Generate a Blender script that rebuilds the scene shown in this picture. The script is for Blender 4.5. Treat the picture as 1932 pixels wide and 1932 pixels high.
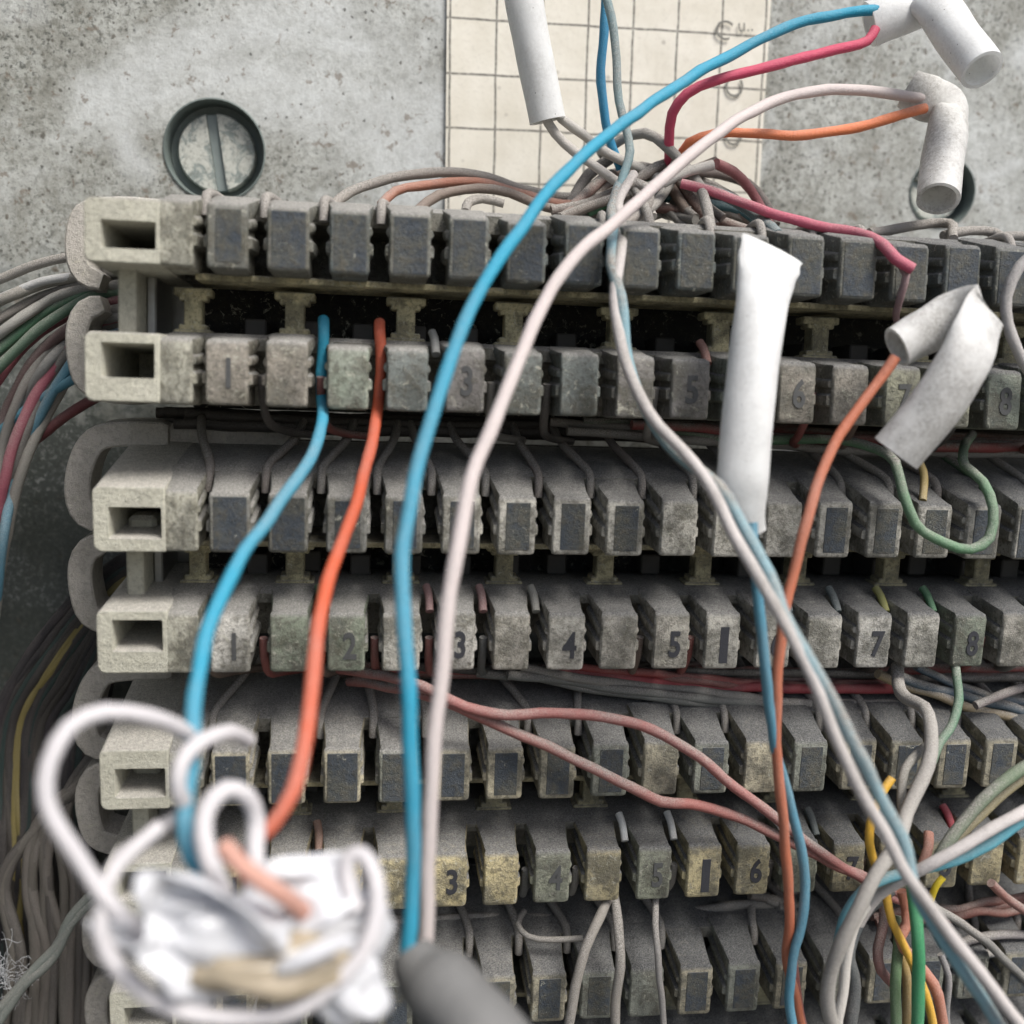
import bpy, math, random
from mathutils import Vector, Matrix, noise as mnoise

# ------------------------------------------------------------------ scene
for o in list(bpy.data.objects):
    bpy.data.objects.remove(o)
scene = bpy.context.scene
col = scene.collection
scene.unit_settings.system = 'METRIC'
scene.unit_settings.scale_length = 0.00477      # one unit is one slot pitch of the strips, 4.77 mm

# ------------------------------------------------------------------ camera
RM = [[0.9906211009047217, -0.038335170801724876, -0.1311497202510079],
      [0.01416023320472457, 0.9834708480053663, -0.18051199106760135],
      [0.13590188460026176, 0.1769618766944015, 0.9747898091172716]]
CAM = Vector((2.06005115, -17.97562356, -0.6655448))
def m2w(v): return Vector((v[0], v[2], -v[1]))
right, down, fwd = (m2w(r).normalized() for r in RM)
cam_data = bpy.data.cameras.new('camera')
cam = bpy.data.objects.new('camera', cam_data); col.objects.link(cam)
rot = Matrix((right, -down, -fwd)).transposed()
cam.matrix_world = Matrix.Translation(CAM) @ rot.to_4x4()
cam_data.sensor_width = 36.0
cam_data.lens = 1950.0 / 1932.0 * 36.0
cam_data.clip_start = 0.1; cam_data.clip_end = 500
cam_data.dof.use_dof = True
cam_data.dof.focus_distance = 20.2
cam_data.dof.aperture_fstop = 0.11
scene.camera = cam

# ------------------------------------------------------------------ daylight
SUN_EL, SUN_AZ = 56.0, 38.0        # height over the horizon, degrees right of straight out of the panel
world = bpy.data.worlds.new('World'); scene.world = world; world.use_nodes = True
wn = world.node_tree
for n in list(wn.nodes): wn.nodes.remove(n)
sky = wn.nodes.new('ShaderNodeTexSky'); sky.sky_type = 'NISHITA'; sky.sun_disc = False
d2s = Vector((math.sin(math.radians(SUN_AZ)) * math.cos(math.radians(SUN_EL)),
              -math.cos(math.radians(SUN_AZ)) * math.cos(math.radians(SUN_EL)),
              math.sin(math.radians(SUN_EL))))
sky.sun_elevation = math.radians(SUN_EL)
sky.sun_rotation = math.atan2(d2s.x, d2s.y)
sky.air_density = 1.0; sky.dust_density = 4.0
bg = wn.nodes.new('ShaderNodeBackground'); bg.inputs['Strength'].default_value = 0.055
wo = wn.nodes.new('ShaderNodeOutputWorld')
wn.links.new(sky.outputs[0], bg.inputs[0]); wn.links.new(bg.outputs[0], wo.inputs[0])
sun_data = bpy.data.lights.new('sun', 'SUN'); sun = bpy.data.objects.new('sun', sun_data); col.objects.link(sun)
sun_data.energy = 1.5; sun_data.angle = math.radians(24); sun_data.color = (1.0, 0.975, 0.94)
sun.rotation_euler = d2s.to_track_quat('Z', 'Y').to_euler()
sun.location = d2s * 60
scene.view_settings.view_transform = 'Standard'
scene.view_settings.look = 'None'
scene.view_settings.exposure = 1.45
scene.view_settings.gamma = 1.0
scene.render.engine = 'CYCLES'
scene.render.resolution_x = 1024; scene.render.resolution_y = 1024
scene.cycles.max_bounces = 6

# ------------------------------------------------------------------ helpers
F = 1950.0
def at(px, py, h=0.0):
    """point seen at (px, py) of a 1932 px wide frame, h in front of the tooth faces"""
    a, b = (px - 966) / F, (py - 966) / F
    d = right * a + down * b + fwd
    t = (-h - CAM.y) / d.y
    return CAM + d * t

def tag(o, label=None, cat=None, group=None, kind=None):
    if label: o['label'] = label
    if cat: o['category'] = cat
    if group: o['group'] = group
    if kind: o['kind'] = kind
    return o
def empty(name, loc=(0, 0, 0), rot=(0, 0, 0)):
    o = bpy.data.objects.new(name, None); col.objects.link(o)
    o.location = loc; o.rotation_euler = rot; o.empty_display_size = 0.3
    return o
def mesh(name, verts, faces, mat=None, smooth=True):
    me = bpy.data.meshes.new(name); me.from_pydata([tuple(v) for v in verts], [], faces); me.validate(); me.update()
    if mat: me.materials.append(mat)
    if smooth:
        me.polygons.foreach_set('use_smooth', [True] * len(me.polygons))
    return me
def link(name, me, parent=None, loc=(0, 0, 0), rot=(0, 0, 0), color=None):
    o = bpy.data.objects.new(name, me); col.objects.link(o)
    o.location = loc; o.rotation_euler = rot
    if parent: o.parent = parent
    if color: o.color = color
    return o
def recalc(me):
    import bmesh
    b = bmesh.new(); b.from_mesh(me); bmesh.ops.recalc_face_normals(b, faces=b.faces); b.to_mesh(me); b.free(); return me
def sharp(me, ang=35):
    me.set_sharp_from_angle(angle=math.radians(ang)); return me

def box_data(x0, x1, y0, y1, z0, z1, b=0.03):
    """bevelled box as verts, faces (chamfered edges)"""
    xs, ys, zs = (x0, x1), (y0, y1), (z0, z1)
    V = []; idx = {}
    for i in (0, 1):
        for j in (0, 1):
            for k in (0, 1):
                c = (xs[i], ys[j], zs[k]); s = (1 if i == 0 else -1, 1 if j == 0 else -1, 1 if k == 0 else -1)
                for a in range(3):
                    p = list(c)
                    for q in range(3):
                        if q != a: p[q] += s[q] * b
                    idx[(i, j, k, a)] = len(V); V.append(tuple(p))
    Fc = []
    for a in range(3):
        u, v = [q for q in range(3) if q != a]
        for e in (0, 1):
            f = []
            for (p, q) in ((0, 0), (1, 0), (1, 1), (0, 1)):
                k = [0, 0, 0]; k[a] = e; k[u] = p; k[v] = q; f.append(idx[(k[0], k[1], k[2], a)])
            Fc.append(f)
        # edges running along axis a
        for p in (0, 1):
            for q in (0, 1):
                k0 = [0, 0, 0]; k0[u] = p; k0[v] = q; k1 = list(k0); k1[a] = 1
                Fc.append([idx[(*k0, u)], idx[(*k1, u)], idx[(*k1, v)], idx[(*k0, v)]])
    for i in (0, 1):
        for j in (0, 1):
            for k in (0, 1): Fc.append([idx[(i, j, k, 0)], idx[(i, j, k, 1)], idx[(i, j, k, 2)]])
    return V, Fc
def boxes(name, specs, mat, b=0.03):
    V = []; Fc = []
    for s in specs:
        v, f = box_data(*s[:6], b=(s[6] if len(s) > 6 else b)); n = len(V)
        V += v; Fc += [[i + n for i in q] for q in f]
    return recalc(mesh(name, V, Fc, mat, False))
def loft(name, rings, mat, cap0=True, cap1=True, closed=True, smooth=False, ang=40):
    V = []; Fc = []; n = len(rings[0])
    for r in rings: V += [tuple(p) for p in r]
    for a in range(len(rings) - 1):
        for i in range(n if closed else n - 1):
            j = (i + 1) % n
            Fc.append([a * n + i, a * n + j, (a + 1) * n + j, (a + 1) * n + i])
    if cap0: Fc.append(list(range(n))[::-1])
    if cap1: Fc.append([(len(rings) - 1) * n + i for i in range(n)])
    me = recalc(mesh(name, V, Fc, mat, True)); sharp(me, ang); return me
def catmull(P, step=0.22):
    P = [Vector(p) for p in P]
    if len(P) < 3: return P
    P = [P[0] * 2 - P[1]] + P + [P[-1] * 2 - P[-2]]
    out = []
    for i in range(1, len(P) - 2):
        p0, p1, p2, p3 = P[i - 1:i + 3]
        n = max(2, int((p2 - p1).length / step))
        # centripetal parameters keep uneven spacing from looping
        t0 = 0; t1 = t0 + max(1e-4, (p1 - p0).length) ** .5; t2 = t1 + max(1e-4, (p2 - p1).length) ** .5; t3 = t2 + max(1e-4, (p3 - p2).length) ** .5
        for k in range(n):
            t = t1 + (t2 - t1) * k / n
            A1 = p0 * ((t1 - t) / (t1 - t0)) + p1 * ((t - t0) / (t1 - t0))
            A2 = p1 * ((t2 - t) / (t2 - t1)) + p2 * ((t - t1) / (t2 - t1))
            A3 = p2 * ((t3 - t) / (t3 - t2)) + p3 * ((t - t2) / (t3 - t2))
            B1 = A1 * ((t2 - t) / (t2 - t0)) + A2 * ((t - t0) / (t2 - t0))
            B2 = A2 * ((t3 - t) / (t3 - t1)) + A3 * ((t - t1) / (t3 - t1))
            out.append(B1 * ((t2 - t) / (t2 - t1)) + B2 * ((t - t1) / (t2 - t1)))
    out.append(P[-2]); return out
def sweep(name, pts, r, mat, sides=10, rfun=None, wob=0.0, seed=0.0):
    n = len(pts); V = []; Fc = []
    T = [(pts[min(i + 1, n - 1)] - pts[max(i - 1, 0)]).normalized() for i in range(n)]
    N = T[0].orthogonal().normalized()
    for i in range(n):
        if i: N = (N - T[i] * N.dot(T[i])).normalized()
        B = T[i].cross(N); rr = rfun(i / (n - 1)) * r if rfun else r
        c = pts[i]
        if wob: c = c + mnoise.noise_vector(c * 1.3 + Vector((seed, 0, 0))) * wob; rr *= 1 + .10 * mnoise.noise(c * 3 + Vector((0, seed, 0)))
        for k in range(sides):
            a = 2 * math.pi * k / sides; V.append(c + (N * math.cos(a) + B * math.sin(a)) * rr)
    for i in range(n - 1):
        for k in range(sides):
            j = (k + 1) % sides; Fc.append([i * sides + k, i * sides + j, (i + 1) * sides + j, (i + 1) * sides + k])
    Fc.append(list(range(sides))[::-1]); Fc.append([(n - 1) * sides + k for k in range(sides)])
    me = mesh(name, V, Fc, mat, True); sharp(me, 60); return me
# ------------------------------------------------------------------ materials
def new_mat(name):
    m = bpy.data.materials.new(name); m.use_nodes = True; nt = m.node_tree
    for n in list(nt.nodes): nt.nodes.remove(n)
    out = nt.nodes.new('ShaderNodeOutputMaterial'); p = nt.nodes.new('ShaderNodeBsdfPrincipled')
    nt.links.new(p.outputs[0], out.inputs[0]); return m, nt, p
class G:
    """small node-graph helper"""
    def __init__(s, nt):
        s.nt = nt; tc = nt.nodes.new('ShaderNodeTexCoord'); s.co = tc.outputs['Object']
        s.info = nt.nodes.new('ShaderNodeObjectInfo'); s.geo = nt.nodes.new('ShaderNodeNewGeometry')
    def link(s, a, b): s.nt.links.new(a, b)
    def set(s, sock, v):
        if isinstance(v, (int, float, tuple, list)): sock.default_value = v
        else: s.nt.links.new(v, sock)
    def math(s, op, a, b=0.0, clamp=False):
        n = s.nt.nodes.new('ShaderNodeMath'); n.operation = op; n.use_clamp = clamp
        s.set(n.inputs[0], a); s.set(n.inputs[1], b); return n.outputs[0]
    def vmath(s, op, a, b):
        n = s.nt.nodes.new('ShaderNodeVectorMath'); n.operation = op; s.set(n.inputs[0], a); s.set(n.inputs[1], b); return n.outputs[0]
    def offset(s, k=37.0):
        """object coordinates shifted by the object's random number"""
        v = s.nt.nodes.new('ShaderNodeCombineXYZ'); r = s.math('MULTIPLY', s.info.outputs['Random'], k)
        for q in range(3): s.link(r, v.inputs[q])
        return s.vmath('ADD', s.co, v.outputs[0])
    def noise(s, scale, detail=4, rough=.6, vec=None, dist=0.0):
        n = s.nt.nodes.new('ShaderNodeTexNoise'); n.inputs['Scale'].default_value = scale; n.inputs['Detail'].default_value = detail
        n.inputs['Roughness'].default_value = rough; n.inputs['Distortion'].default_value = dist
        s.link(vec if vec is not None else s.co, n.inputs['Vector']); return n.outputs['Fac']
    def voronoi(s, scale, vec=None, rnd=1.0):
        n = s.nt.nodes.new('ShaderNodeTexVoronoi'); n.inputs['Scale'].default_value = scale; n.inputs['Randomness'].default_value = rnd
        s.link(vec if vec is not None else s.co, n.inputs['Vector']); return n.outputs['Distance'], n.outputs['Color']
    def ramp(s, v, a, b, lo=0.0, hi=1.0):
        n = s.nt.nodes.new('ShaderNodeMapRange'); n.clamp = True; s.set(n.inputs[0], v)
        n.inputs[1].default_value = a; n.inputs[2].default_value = b; n.inputs[3].default_value = lo; n.inputs[4].default_value = hi
        return n.outputs[0]
    def mix(s, f, a, b):
        n = s.nt.nodes.new('ShaderNodeMix'); n.data_type = 'RGBA'; s.set(n.inputs[0], f)
        s.set(n.inputs[6], a if not isinstance(a, tuple) else (*a, 1)); s.set(n.inputs[7], b if not isinstance(b, tuple) else (*b, 1)); return n.outputs[2]
    def upness(s):
        sx = s.nt.nodes.new('ShaderNodeSeparateXYZ'); s.link(s.geo.outputs['Normal'], sx.inputs[0]); return sx.outputs[2]
    def bump(s, h, strength, dist, p):
        n = s.nt.nodes.new('ShaderNodeBump'); n.inputs['Strength'].default_value = strength; n.inputs['Distance'].default_value = dist
        s.link(h, n.inputs['Height']); s.link(n.outputs[0], p.inputs['Normal'])

DUST = (0.345, 0.338, 0.315)
def plastic_material(name, fixed=None, dustiness=1.0, stain=0.6, dust=DUST, darken_right=True, chip=.585):
    """old beige plastic: grime, chalky scuffs, fluff of dust lying on what faces up"""
    m, nt, p = new_mat(name); g = G(nt); v = g.offset()
    base = fixed if fixed else g.info.outputs['Color']
    n1 = g.noise(1.6, 5, .65, v); n2 = g.noise(9, 5, .7, v); n3 = g.noise(38, 3, .7, v)
    grime = g.math('MULTIPLY', g.ramp(n1, .43, .58), min(1, stain * 1.25))
    c = g.mix(grime, base, g.mix(g.ramp(n2, .35, .65), (0.045, 0.05, 0.04), (0.19, 0.175, 0.125)))
    c = g.mix(g.math('MULTIPLY', g.ramp(n2, .51, .60), .75 * min(1, stain + .15)), c, (0.075, 0.07, 0.055))
    c = g.mix(g.math('MULTIPLY', g.ramp(g.noise(22, 4, .8, v), .55, .64), .6 * min(1, stain + .3)), c, (0.06, 0.057, 0.045))
    scuff = g.math('MULTIPLY', g.ramp(g.noise(5, 6, .78, v, 1.2), chip, chip + .04), .75)
    c = g.mix(scuff, c, (0.56, 0.55, 0.45))
    up = g.ramp(g.upness(), .12, .75)
    spread = g.ramp(n1, .35, .6)
    veil = g.math('MULTIPLY', g.ramp(g.noise(3.0, 4, .7, v), .38, .7), .28 * dustiness)
    d = g.math('MAXIMUM', g.math('MULTIPLY', up, g.ramp(n2, .2, .5, .75, 1.0)), veil, True)
    d = g.math('MULTIPLY', d, min(1, dustiness + .1))
    dc = g.mix(g.ramp(n3, .38, .62), tuple(x * .48 for x in dust), tuple(x * 1.32 for x in dust))
    dc = g.mix(g.math('MULTIPLY', g.ramp(n2, .4, .65), .5), dc, tuple(x * .6 for x in dust))
    if darken_right:      # the strips get darker towards their right-hand end and downwards
        sx = nt.nodes.new('ShaderNodeSeparateXYZ'); g.link(g.geo.outputs['Position'], sx.inputs[0])
        far = g.math('ADD', g.math('MULTIPLY', sx.outputs[0], .055), g.math('MULTIPLY', sx.outputs[2], -.030))
        far = g.ramp(g.math('ADD', far, g.math('MULTIPLY', g.math('SUBTRACT', n1, .5), .5)), .15, .85)
        c = g.mix(g.math('MULTIPLY', far, .35), c, (0.07, 0.075, 0.07))
        dc = g.mix(g.math('MULTIPLY', far, .85), dc, g.mix(g.ramp(n3, .38, .64), (0.038, 0.041, 0.045), (0.155, 0.158, 0.158)))
    c = g.mix(d, c, dc)
    fine = g.voronoi(30, v); c = g.mix(g.math('MULTIPLY', g.ramp(fine[0], .13, .07), .45), c, (0.55, 0.54, 0.50))
    vd, vc = g.voronoi(17, v); speck = g.ramp(vd, .10, .06)
    c = g.mix(g.math('MULTIPLY', speck, g.ramp(n1, .5, .56)), c, (0.62, 0.62, 0.56))
    g.link(c, p.inputs['Base Color']); g.set(p.inputs['Roughness'], g.ramp(n2, .3, .7, .6, .92))
    p.inputs['Specular IOR Level'].default_value = .3
    h = g.math('ADD', g.math('MULTIPLY', n3, .6), n2); g.bump(h, .8, .06, p)
    return m
M_PLASTIC = plastic_material('dusty_beige_plastic')
M_END = plastic_material('end_piece_plastic', (0.58, 0.57, 0.47), .75, .12, (0.50, 0.48, 0.44), False)
M_BODY = plastic_material('strip_body_plastic', (0.34, 0.33, 0.28), 1.0, .5)
M_BRIDGE = plastic_material('yellowed_rib_plastic', (0.64, 0.58, 0.36), .4, .5)
M_SHADED_WEB = plastic_material('shade_dark_web', (0.030, 0.030, 0.030), .25, .2, (0.08, 0.075, 0.07))  # cavity shade put into the web's near-black colour
M_RING = plastic_material('wire_ring_plastic', (0.54, 0.51, 0.46), .8, .12, (0.50, 0.48, 0.44), False)
M_MARK = plastic_material('dark_marking_sticker', (0.052, 0.064, 0.078), .75, .5, (0.20, 0.205, 0.20), False, .64)

def wire_material():
    m, nt, p = new_mat('wire_insulation'); g = G(nt); v = g.offset()
    base = g.info.outputs['Color']; amt = g.info.outputs['Alpha']
    n1 = g.noise(.55, 3, .6, v); n2 = g.noise(14, 4, .7, v); n3 = g.noise(45, 3, .7, v)
    up = g.ramp(g.upness(), -.5, .8, .25, 1.0)
    patch = g.ramp(n1, .35, .62)
    d = g.math('MULTIPLY', g.math('MULTIPLY', up, g.math('ADD', g.math('MULTIPLY', patch, 1.25), .4)), amt, True)
    d = g.math('MULTIPLY', d, g.ramp(n2, .25, .55, .6, 1.0), True)
    dc = g.mix(g.ramp(n3, .36, .64), (0.13, 0.12, 0.108), (0.44, 0.42, 0.385))
    c = g.mix(d, base, dc)
    g.link(c, p.inputs['Base Color']); g.set(p.inputs['Roughness'], g.ramp(d, 0, .6, .36, .9))
    p.inputs['Specular IOR Level'].default_value = .4
    g.bump(g.math('ADD', n3, n2), .6, .03, p)
    return m
M_WIRE = wire_material()

def tube_material(name, base, dusty):
    m, nt, p = new_mat(name); g = G(nt); v = g.offset()
    n1 = g.noise(1.2, 4, .65, v); n2 = g.noise(16, 4, .75, v); n3 = g.noise(50, 3, .8, v)
    d = g.math('MULTIPLY', g.ramp(n1, .36, .6), g.ramp(n2, .36, .6, .25, 1.0))
    d = g.math('MULTIPLY', d, dusty)
    c = g.mix(d, base, g.mix(n3, (0.22, 0.21, 0.19), (0.60, 0.585, 0.55)))
    vd, vc = g.voronoi(7, v); c = g.mix(g.math('MULTIPLY', g.ramp(vd, .09, .05), g.ramp(n1, .45, .55)), c, (0.12, 0.11, 0.10))
    g.link(c, p.inputs['Base Color']); p.inputs['Roughness'].default_value = .42
    g.bump(g.math('ADD', g.math('MULTIPLY', n3, .5), n2), .25 + .3 * dusty, .03, p)
    tr = nt.nodes.new('ShaderNodeBsdfTranslucent'); g.link(c, tr.inputs['Color']); ms = nt.nodes.new('ShaderNodeMixShader'); ms.inputs[0].default_value = .34
    g.link(p.outputs[0], ms.inputs[1]); g.link(tr.outputs[0], ms.inputs[2])
    g.link(ms.outputs[0], [n for n in nt.nodes if n.type == 'OUTPUT_MATERIAL'][0].inputs[0])
    return m
M_TUBE = tube_material('white_tubing', (0.90, 0.91, 0.90), .3)
M_TUBE_DUSTY = tube_material('dusty_white_tubing', (0.84, 0.84, 0.82), .8)

def panel_material():
    m, nt, p = new_mat('speckled_grey_panel'); g = G(nt)
    big = g.noise(.14, 5, .6, None, .6); mid = g.noise(.75, 6, .7); fine = g.noise(5, 5, .75); grain = g.noise(16, 3, .8)
    c = g.mix(g.ramp(mid, .38, .64), (0.27, 0.272, 0.24), (0.49, 0.505, 0.475))
    c = g.mix(g.math('MULTIPLY', g.ramp(big, .50, .66), .7), c, (0.66, 0.69, 0.69))
    c = g.mix(g.math('MULTIPLY', g.math('MULTIPLY', g.ramp(fine, .47, .6), .75), g.ramp(big, .62, .45, .25, 1)), c, (0.15, 0.15, 0.125))
    dens = g.ramp(big, .62, .42, .1, 1.0)
    warp = g.vmath('ADD', g.co, g.vmath('MULTIPLY', g.co, (0, 0, 0)))
    for sc, a, b, s in ((6.5, .27, .17, .85), (2.6, .17, .10, .8)):
        nz = nt.nodes.new('ShaderNodeTexNoise'); nz.inputs['Scale'].default_value = sc * 1.7; nz.inputs['Detail'].default_value = 3
        g.link(g.co, nz.inputs['Vector'])
        wv = g.vmath('ADD', g.co, g.vmath('MULTIPLY', nz.outputs['Color'], (.28 / sc * 2.4,) * 3))
        vd, vc = g.voronoi(sc, wv)
        sx = nt.nodes.new('ShaderNodeSeparateXYZ'); g.link(vc, sx.inputs[0])
        pick = g.math('LESS_THAN', sx.outputs[0], g.math('MULTIPLY', dens, .62))
        c = g.mix(g.math('MULTIPLY', g.math('MULTIPLY', g.ramp(vd, a, b), pick), s), c, g.mix(sx.outputs[1], (0.05, 0.055, 0.05), (0.15, 0.115, 0.08)))
    c = g.mix(g.math('MULTIPLY', g.ramp(grain, .45, .75), .25), c, (0.16, 0.17, 0.16))
    n_s = g.noise(8.5, 5, .72, None, .4); n_b = g.noise(3.4, 4, .65, None, .15)
    c = g.mix(g.math('MULTIPLY', g.math('MULTIPLY', g.ramp(n_s, .55, .60), dens), .85), c, (0.075, 0.08, 0.07))
    c = g.mix(g.math('MULTIPLY', g.ramp(n_b, .61, .66), .6), c, (0.14, 0.10, 0.065))
    # pale wiped streaks
    c = g.mix(g.math('MULTIPLY', g.ramp(g.noise(.33, 2, .4, None, 1.5), .60, .72), .55), c, (0.66, 0.69, 0.69))
    # ragged black-green shade and grime painted in, low left beside the hooks
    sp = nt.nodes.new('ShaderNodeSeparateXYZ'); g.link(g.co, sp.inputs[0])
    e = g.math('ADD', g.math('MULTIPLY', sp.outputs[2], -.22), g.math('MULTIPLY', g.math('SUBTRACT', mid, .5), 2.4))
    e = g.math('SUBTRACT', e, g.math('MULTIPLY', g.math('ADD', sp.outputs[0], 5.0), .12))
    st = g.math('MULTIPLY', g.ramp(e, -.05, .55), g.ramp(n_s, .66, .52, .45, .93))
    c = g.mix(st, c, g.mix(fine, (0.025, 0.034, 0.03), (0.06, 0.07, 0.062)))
    g.link(c, p.inputs['Base Color']); p.inputs['Roughness'].default_value = .6
    g.bump(g.math('ADD', fine, g.math('MULTIPLY', grain, .6)), .4, .05, p)
    return m
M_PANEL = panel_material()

def paper_material(cw, ch, ox, oz):
    m, nt, p = new_mat('cream_ruled_paper'); g = G(nt)
    sx = nt.nodes.new('ShaderNodeSeparateXYZ')
    warp = nt.nodes.new('ShaderNodeTexNoise'); warp.inputs['Scale'].default_value = 1.2; g.link(g.co, warp.inputs['Vector'])
    wv = g.vmath('ADD', g.co, g.vmath('MULTIPLY', warp.outputs['Color'], (.05, .05, .05))); g.link(wv, sx.inputs[0])
    def line(c, size, off, hw):
        f = g.math('FRACT', g.math('ADD', g.math('DIVIDE', g.math('SUBTRACT', c, off), size), 0.5))
        dd = g.math('MULTIPLY', g.math('ABSOLUTE', g.math('SUBTRACT', f, .5)), size)
        return g.ramp(dd, hw, hw * .4)
    lx = line(sx.outputs[0], cw, ox, .034); lz = line(sx.outputs[2], ch, oz, .034)
    n = g.noise(1.1, 4, .6); n2 = g.noise(9, 5, .75); n3 = g.noise(30, 3, .7)
    c = g.mix(g.ramp(n, .35, .65), (0.67, 0.635, 0.54), (0.77, 0.74, 0.65))
    c = g.mix(g.math('MULTIPLY', g.ramp(n2, .5, .72), .3), c, (0.44, 0.41, 0.34))
    vd, vc = g.voronoi(1.9, wv); c = g.mix(g.math('MULTIPLY', g.ramp(vd, .13, .04), .55), c, (0.28, 0.26, 0.22))
    ln = g.math('MULTIPLY', g.math('MAXIMUM', lx, lz), g.ramp(n2, .35, .55, .55, .95))
    inside = g.ramp(sx.outputs[0], .0, .02)
    c = g.mix(ln, c, (0.12, 0.115, 0.10))
    g.link(c, p.inputs['Base Color']); p.inputs['Roughness'].default_value = .75
    g.bump(n2, .1, .03, p)
    return m

def simple(name, colr, rough=.6, metal=0.0, noise_amt=.35, scale=8, trans=0.0, bump=.25):
    m, nt, p = new_mat(name); g = G(nt); v = g.offset()
    n = g.noise(scale, 5, .7, v)
    c = g.mix(g.math('MULTIPLY', n, noise_amt), colr, tuple(x * .35 for x in colr))
    g.link(c, p.inputs['Base Color']); p.inputs['Roughness'].default_value = rough; p.inputs['Metallic'].default_value = metal
    p.inputs['Transmission Weight'].default_value = trans
    g.bump(n, bump, .05, p); return m
M_INK = simple('dark_print', (0.035, 0.037, 0.045), .6, 0, .5, 20)
M_PAPERINK = simple('grey_print', (0.27, 0.265, 0.235), .8, 0, .9, 9)
M_METAL = simple('contact_metal', (0.42, 0.42, 0.40), .4, .8)
M_CONTACT = simple('dark_contact_block', (0.085, 0.08, 0.072), .7)
M_SLEEVE = simple('screw_sleeve_metal', (0.20, 0.24, 0.225), .55, .3, .6, 5)
M_SLOT = simple('slot_metal', (0.24, 0.28, 0.27), .5, .2, .4, 5)
M_SHEATH = simple('grey_cable_sheath', (0.17, 0.17, 0.165), .6, 0, .4, 6)
M_FILM = simple('crumpled_white_film', (0.88, 0.89, 0.92), .22, 0, .15, 1.6, 0.35, .15)
M_GEL = simple('beige_filling', (0.52, 0.44, 0.32), .25, 0, .5, 3, 0.2, .3)
M_FLUFF = simple('pale_fibre', (0.62, 0.64, 0.66), .9)

M_SHADE_WALL = simple('dark_shade_wall', (0.06, 0.07, 0.066), .6, 0, .5, 1)
# ------------------------------------------------------------------ back panel
PD = 6.6          # depth of the panel behind the tooth faces
import bmesh
X0, X1, Z0, Z1 = -26, 40, -36, 22
HOLES = [(at(405, 284, -PD), 1.09), (at(1778, 362, -PD), .84)]
bm = bmesh.new()
vs = [bm.verts.new((x, PD, z)) for x, z in ((X0, Z0), (X1, Z0), (X1, Z1), (X0, Z1))]
ed = [bm.edges.new((vs[i], vs[(i + 1) % 4])) for i in range(4)]
for c, r in HOLES:
    hv = [bm.verts.new((c.x + r * math.cos(2 * math.pi * i / 48), PD, c.z + r * math.sin(2 * math.pi * i / 48))) for i in range(48)]
    ed += [bm.edges.new((hv[i], hv[(i + 1) % 48])) for i in range(48)]
bmesh.ops.triangle_fill(bm, use_beauty=True, use_dissolve=False, edges=ed, normal=(0, -1, 0))
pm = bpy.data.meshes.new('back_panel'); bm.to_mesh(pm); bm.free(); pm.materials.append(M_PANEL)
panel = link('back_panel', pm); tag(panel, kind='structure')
side = link('unseen_shade_wall', boxes('unseen_shade_wall', [(-8.9, -8.5, -15, 6.5, -40, 24)], M_SHADE_WALL, .05)); tag(side, kind='structure')  # unseen wall added to block sky light from the left
# ground in front of the cabinet, far below the frame
gm = simple('grey_soil_ground', (0.16, 0.15, 0.13), .95, 0, .5, .2)
V = [(-3000, -3000, -160), (3000, -3000, -160), (3000, 3000, -160), (-3000, 3000, -160)]
tag(link('ground', mesh('ground', V, [[0, 1, 2, 3]], gm, False)), kind='structure')

# ------------------------------------------------------------------ ruled paper
pa = [at(812, -40, -PD), at(1448, -40, -PD), at(1448, 470, -PD), at(812, 470, -PD)]
p_tl, p_tr = at(816, 30, -PD), at(1440, 22, -PD)
p_bl = at(855, 430, -PD)
cell_w = (at(1247, 30, -PD).x - at(816, 30, -PD).x) / 5.0
cell_h = (at(850, 30, -PD).z - at(850, 337, -PD).z) / 3.0
org = at(848, 340, -PD)
paper = empty('paper_chart', (org.x, PD - .07, org.z)); paper.rotation_euler = (0, math.radians(-1.0), 0)
tag(paper, 'cream paper sheet ruled in squares, fixed to the grey panel behind the top strip', 'paper')
PM = paper_material(cell_w, cell_h, 0.0, 0.0)
w_ = at(1443, 200, -PD).x - org.x
V = []; Fc = []; k = 16
for j in range(k + 1):
    for i in range(k + 1):
        x = -.10 + (w_ + .10) * i / k; z = -2.6 + 9.2 * j / k
        V.append((x, -.02 - .03 * mnoise.noise(Vector((x * .6, z * .6, 9))) , z))
for j in range(k):
    for i in range(k):
        a = j * (k + 1) + i; Fc.append([a, a + 1, a + k + 2, a + k + 1])
n0 = len(V)
for (x, z) in ((-.10, -2.6), (w_, -2.6), (w_, 6.6), (-.10, 6.6)): V.append((x, .05, z))
sheet = link('sheet', mesh('sheet', V, Fc + [[n0, n0 + 1, n0 + 2, n0 + 3]], PM, True), paper)
def text_mesh(s, size, mat, depth=.006, bold=.022):
    cu = bpy.data.curves.new('t', 'FONT'); cu.body = s; cu.size = size; cu.extrude = depth; cu.offset = size * bold
    cu.align_x = 'CENTER'; cu.align_y = 'CENTER'; cu.resolution_u = 3
    o = bpy.data.objects.new('t', cu); col.objects.link(o)
    bpy.context.view_layer.update()
    me = bpy.data.meshes.new_from_object(o.evaluated_get(bpy.context.evaluated_depsgraph_get()))
    bpy.data.objects.remove(o); bpy.data.curves.remove(cu); me.materials.clear(); me.materials.append(mat); return me
def paper_text(s, px, py, size, rz, sx=1.0):
    q = at(px, py, -PD) - Vector((org.x, PD, org.z))
    o = link('printed_letters', text_mesh(s, size, M_PAPERINK, .002, -.004), paper, (q.x, -.068, q.z), (math.radians(90), math.radians(rz), 0))
    o.scale = (sx, 1, 1)
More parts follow.
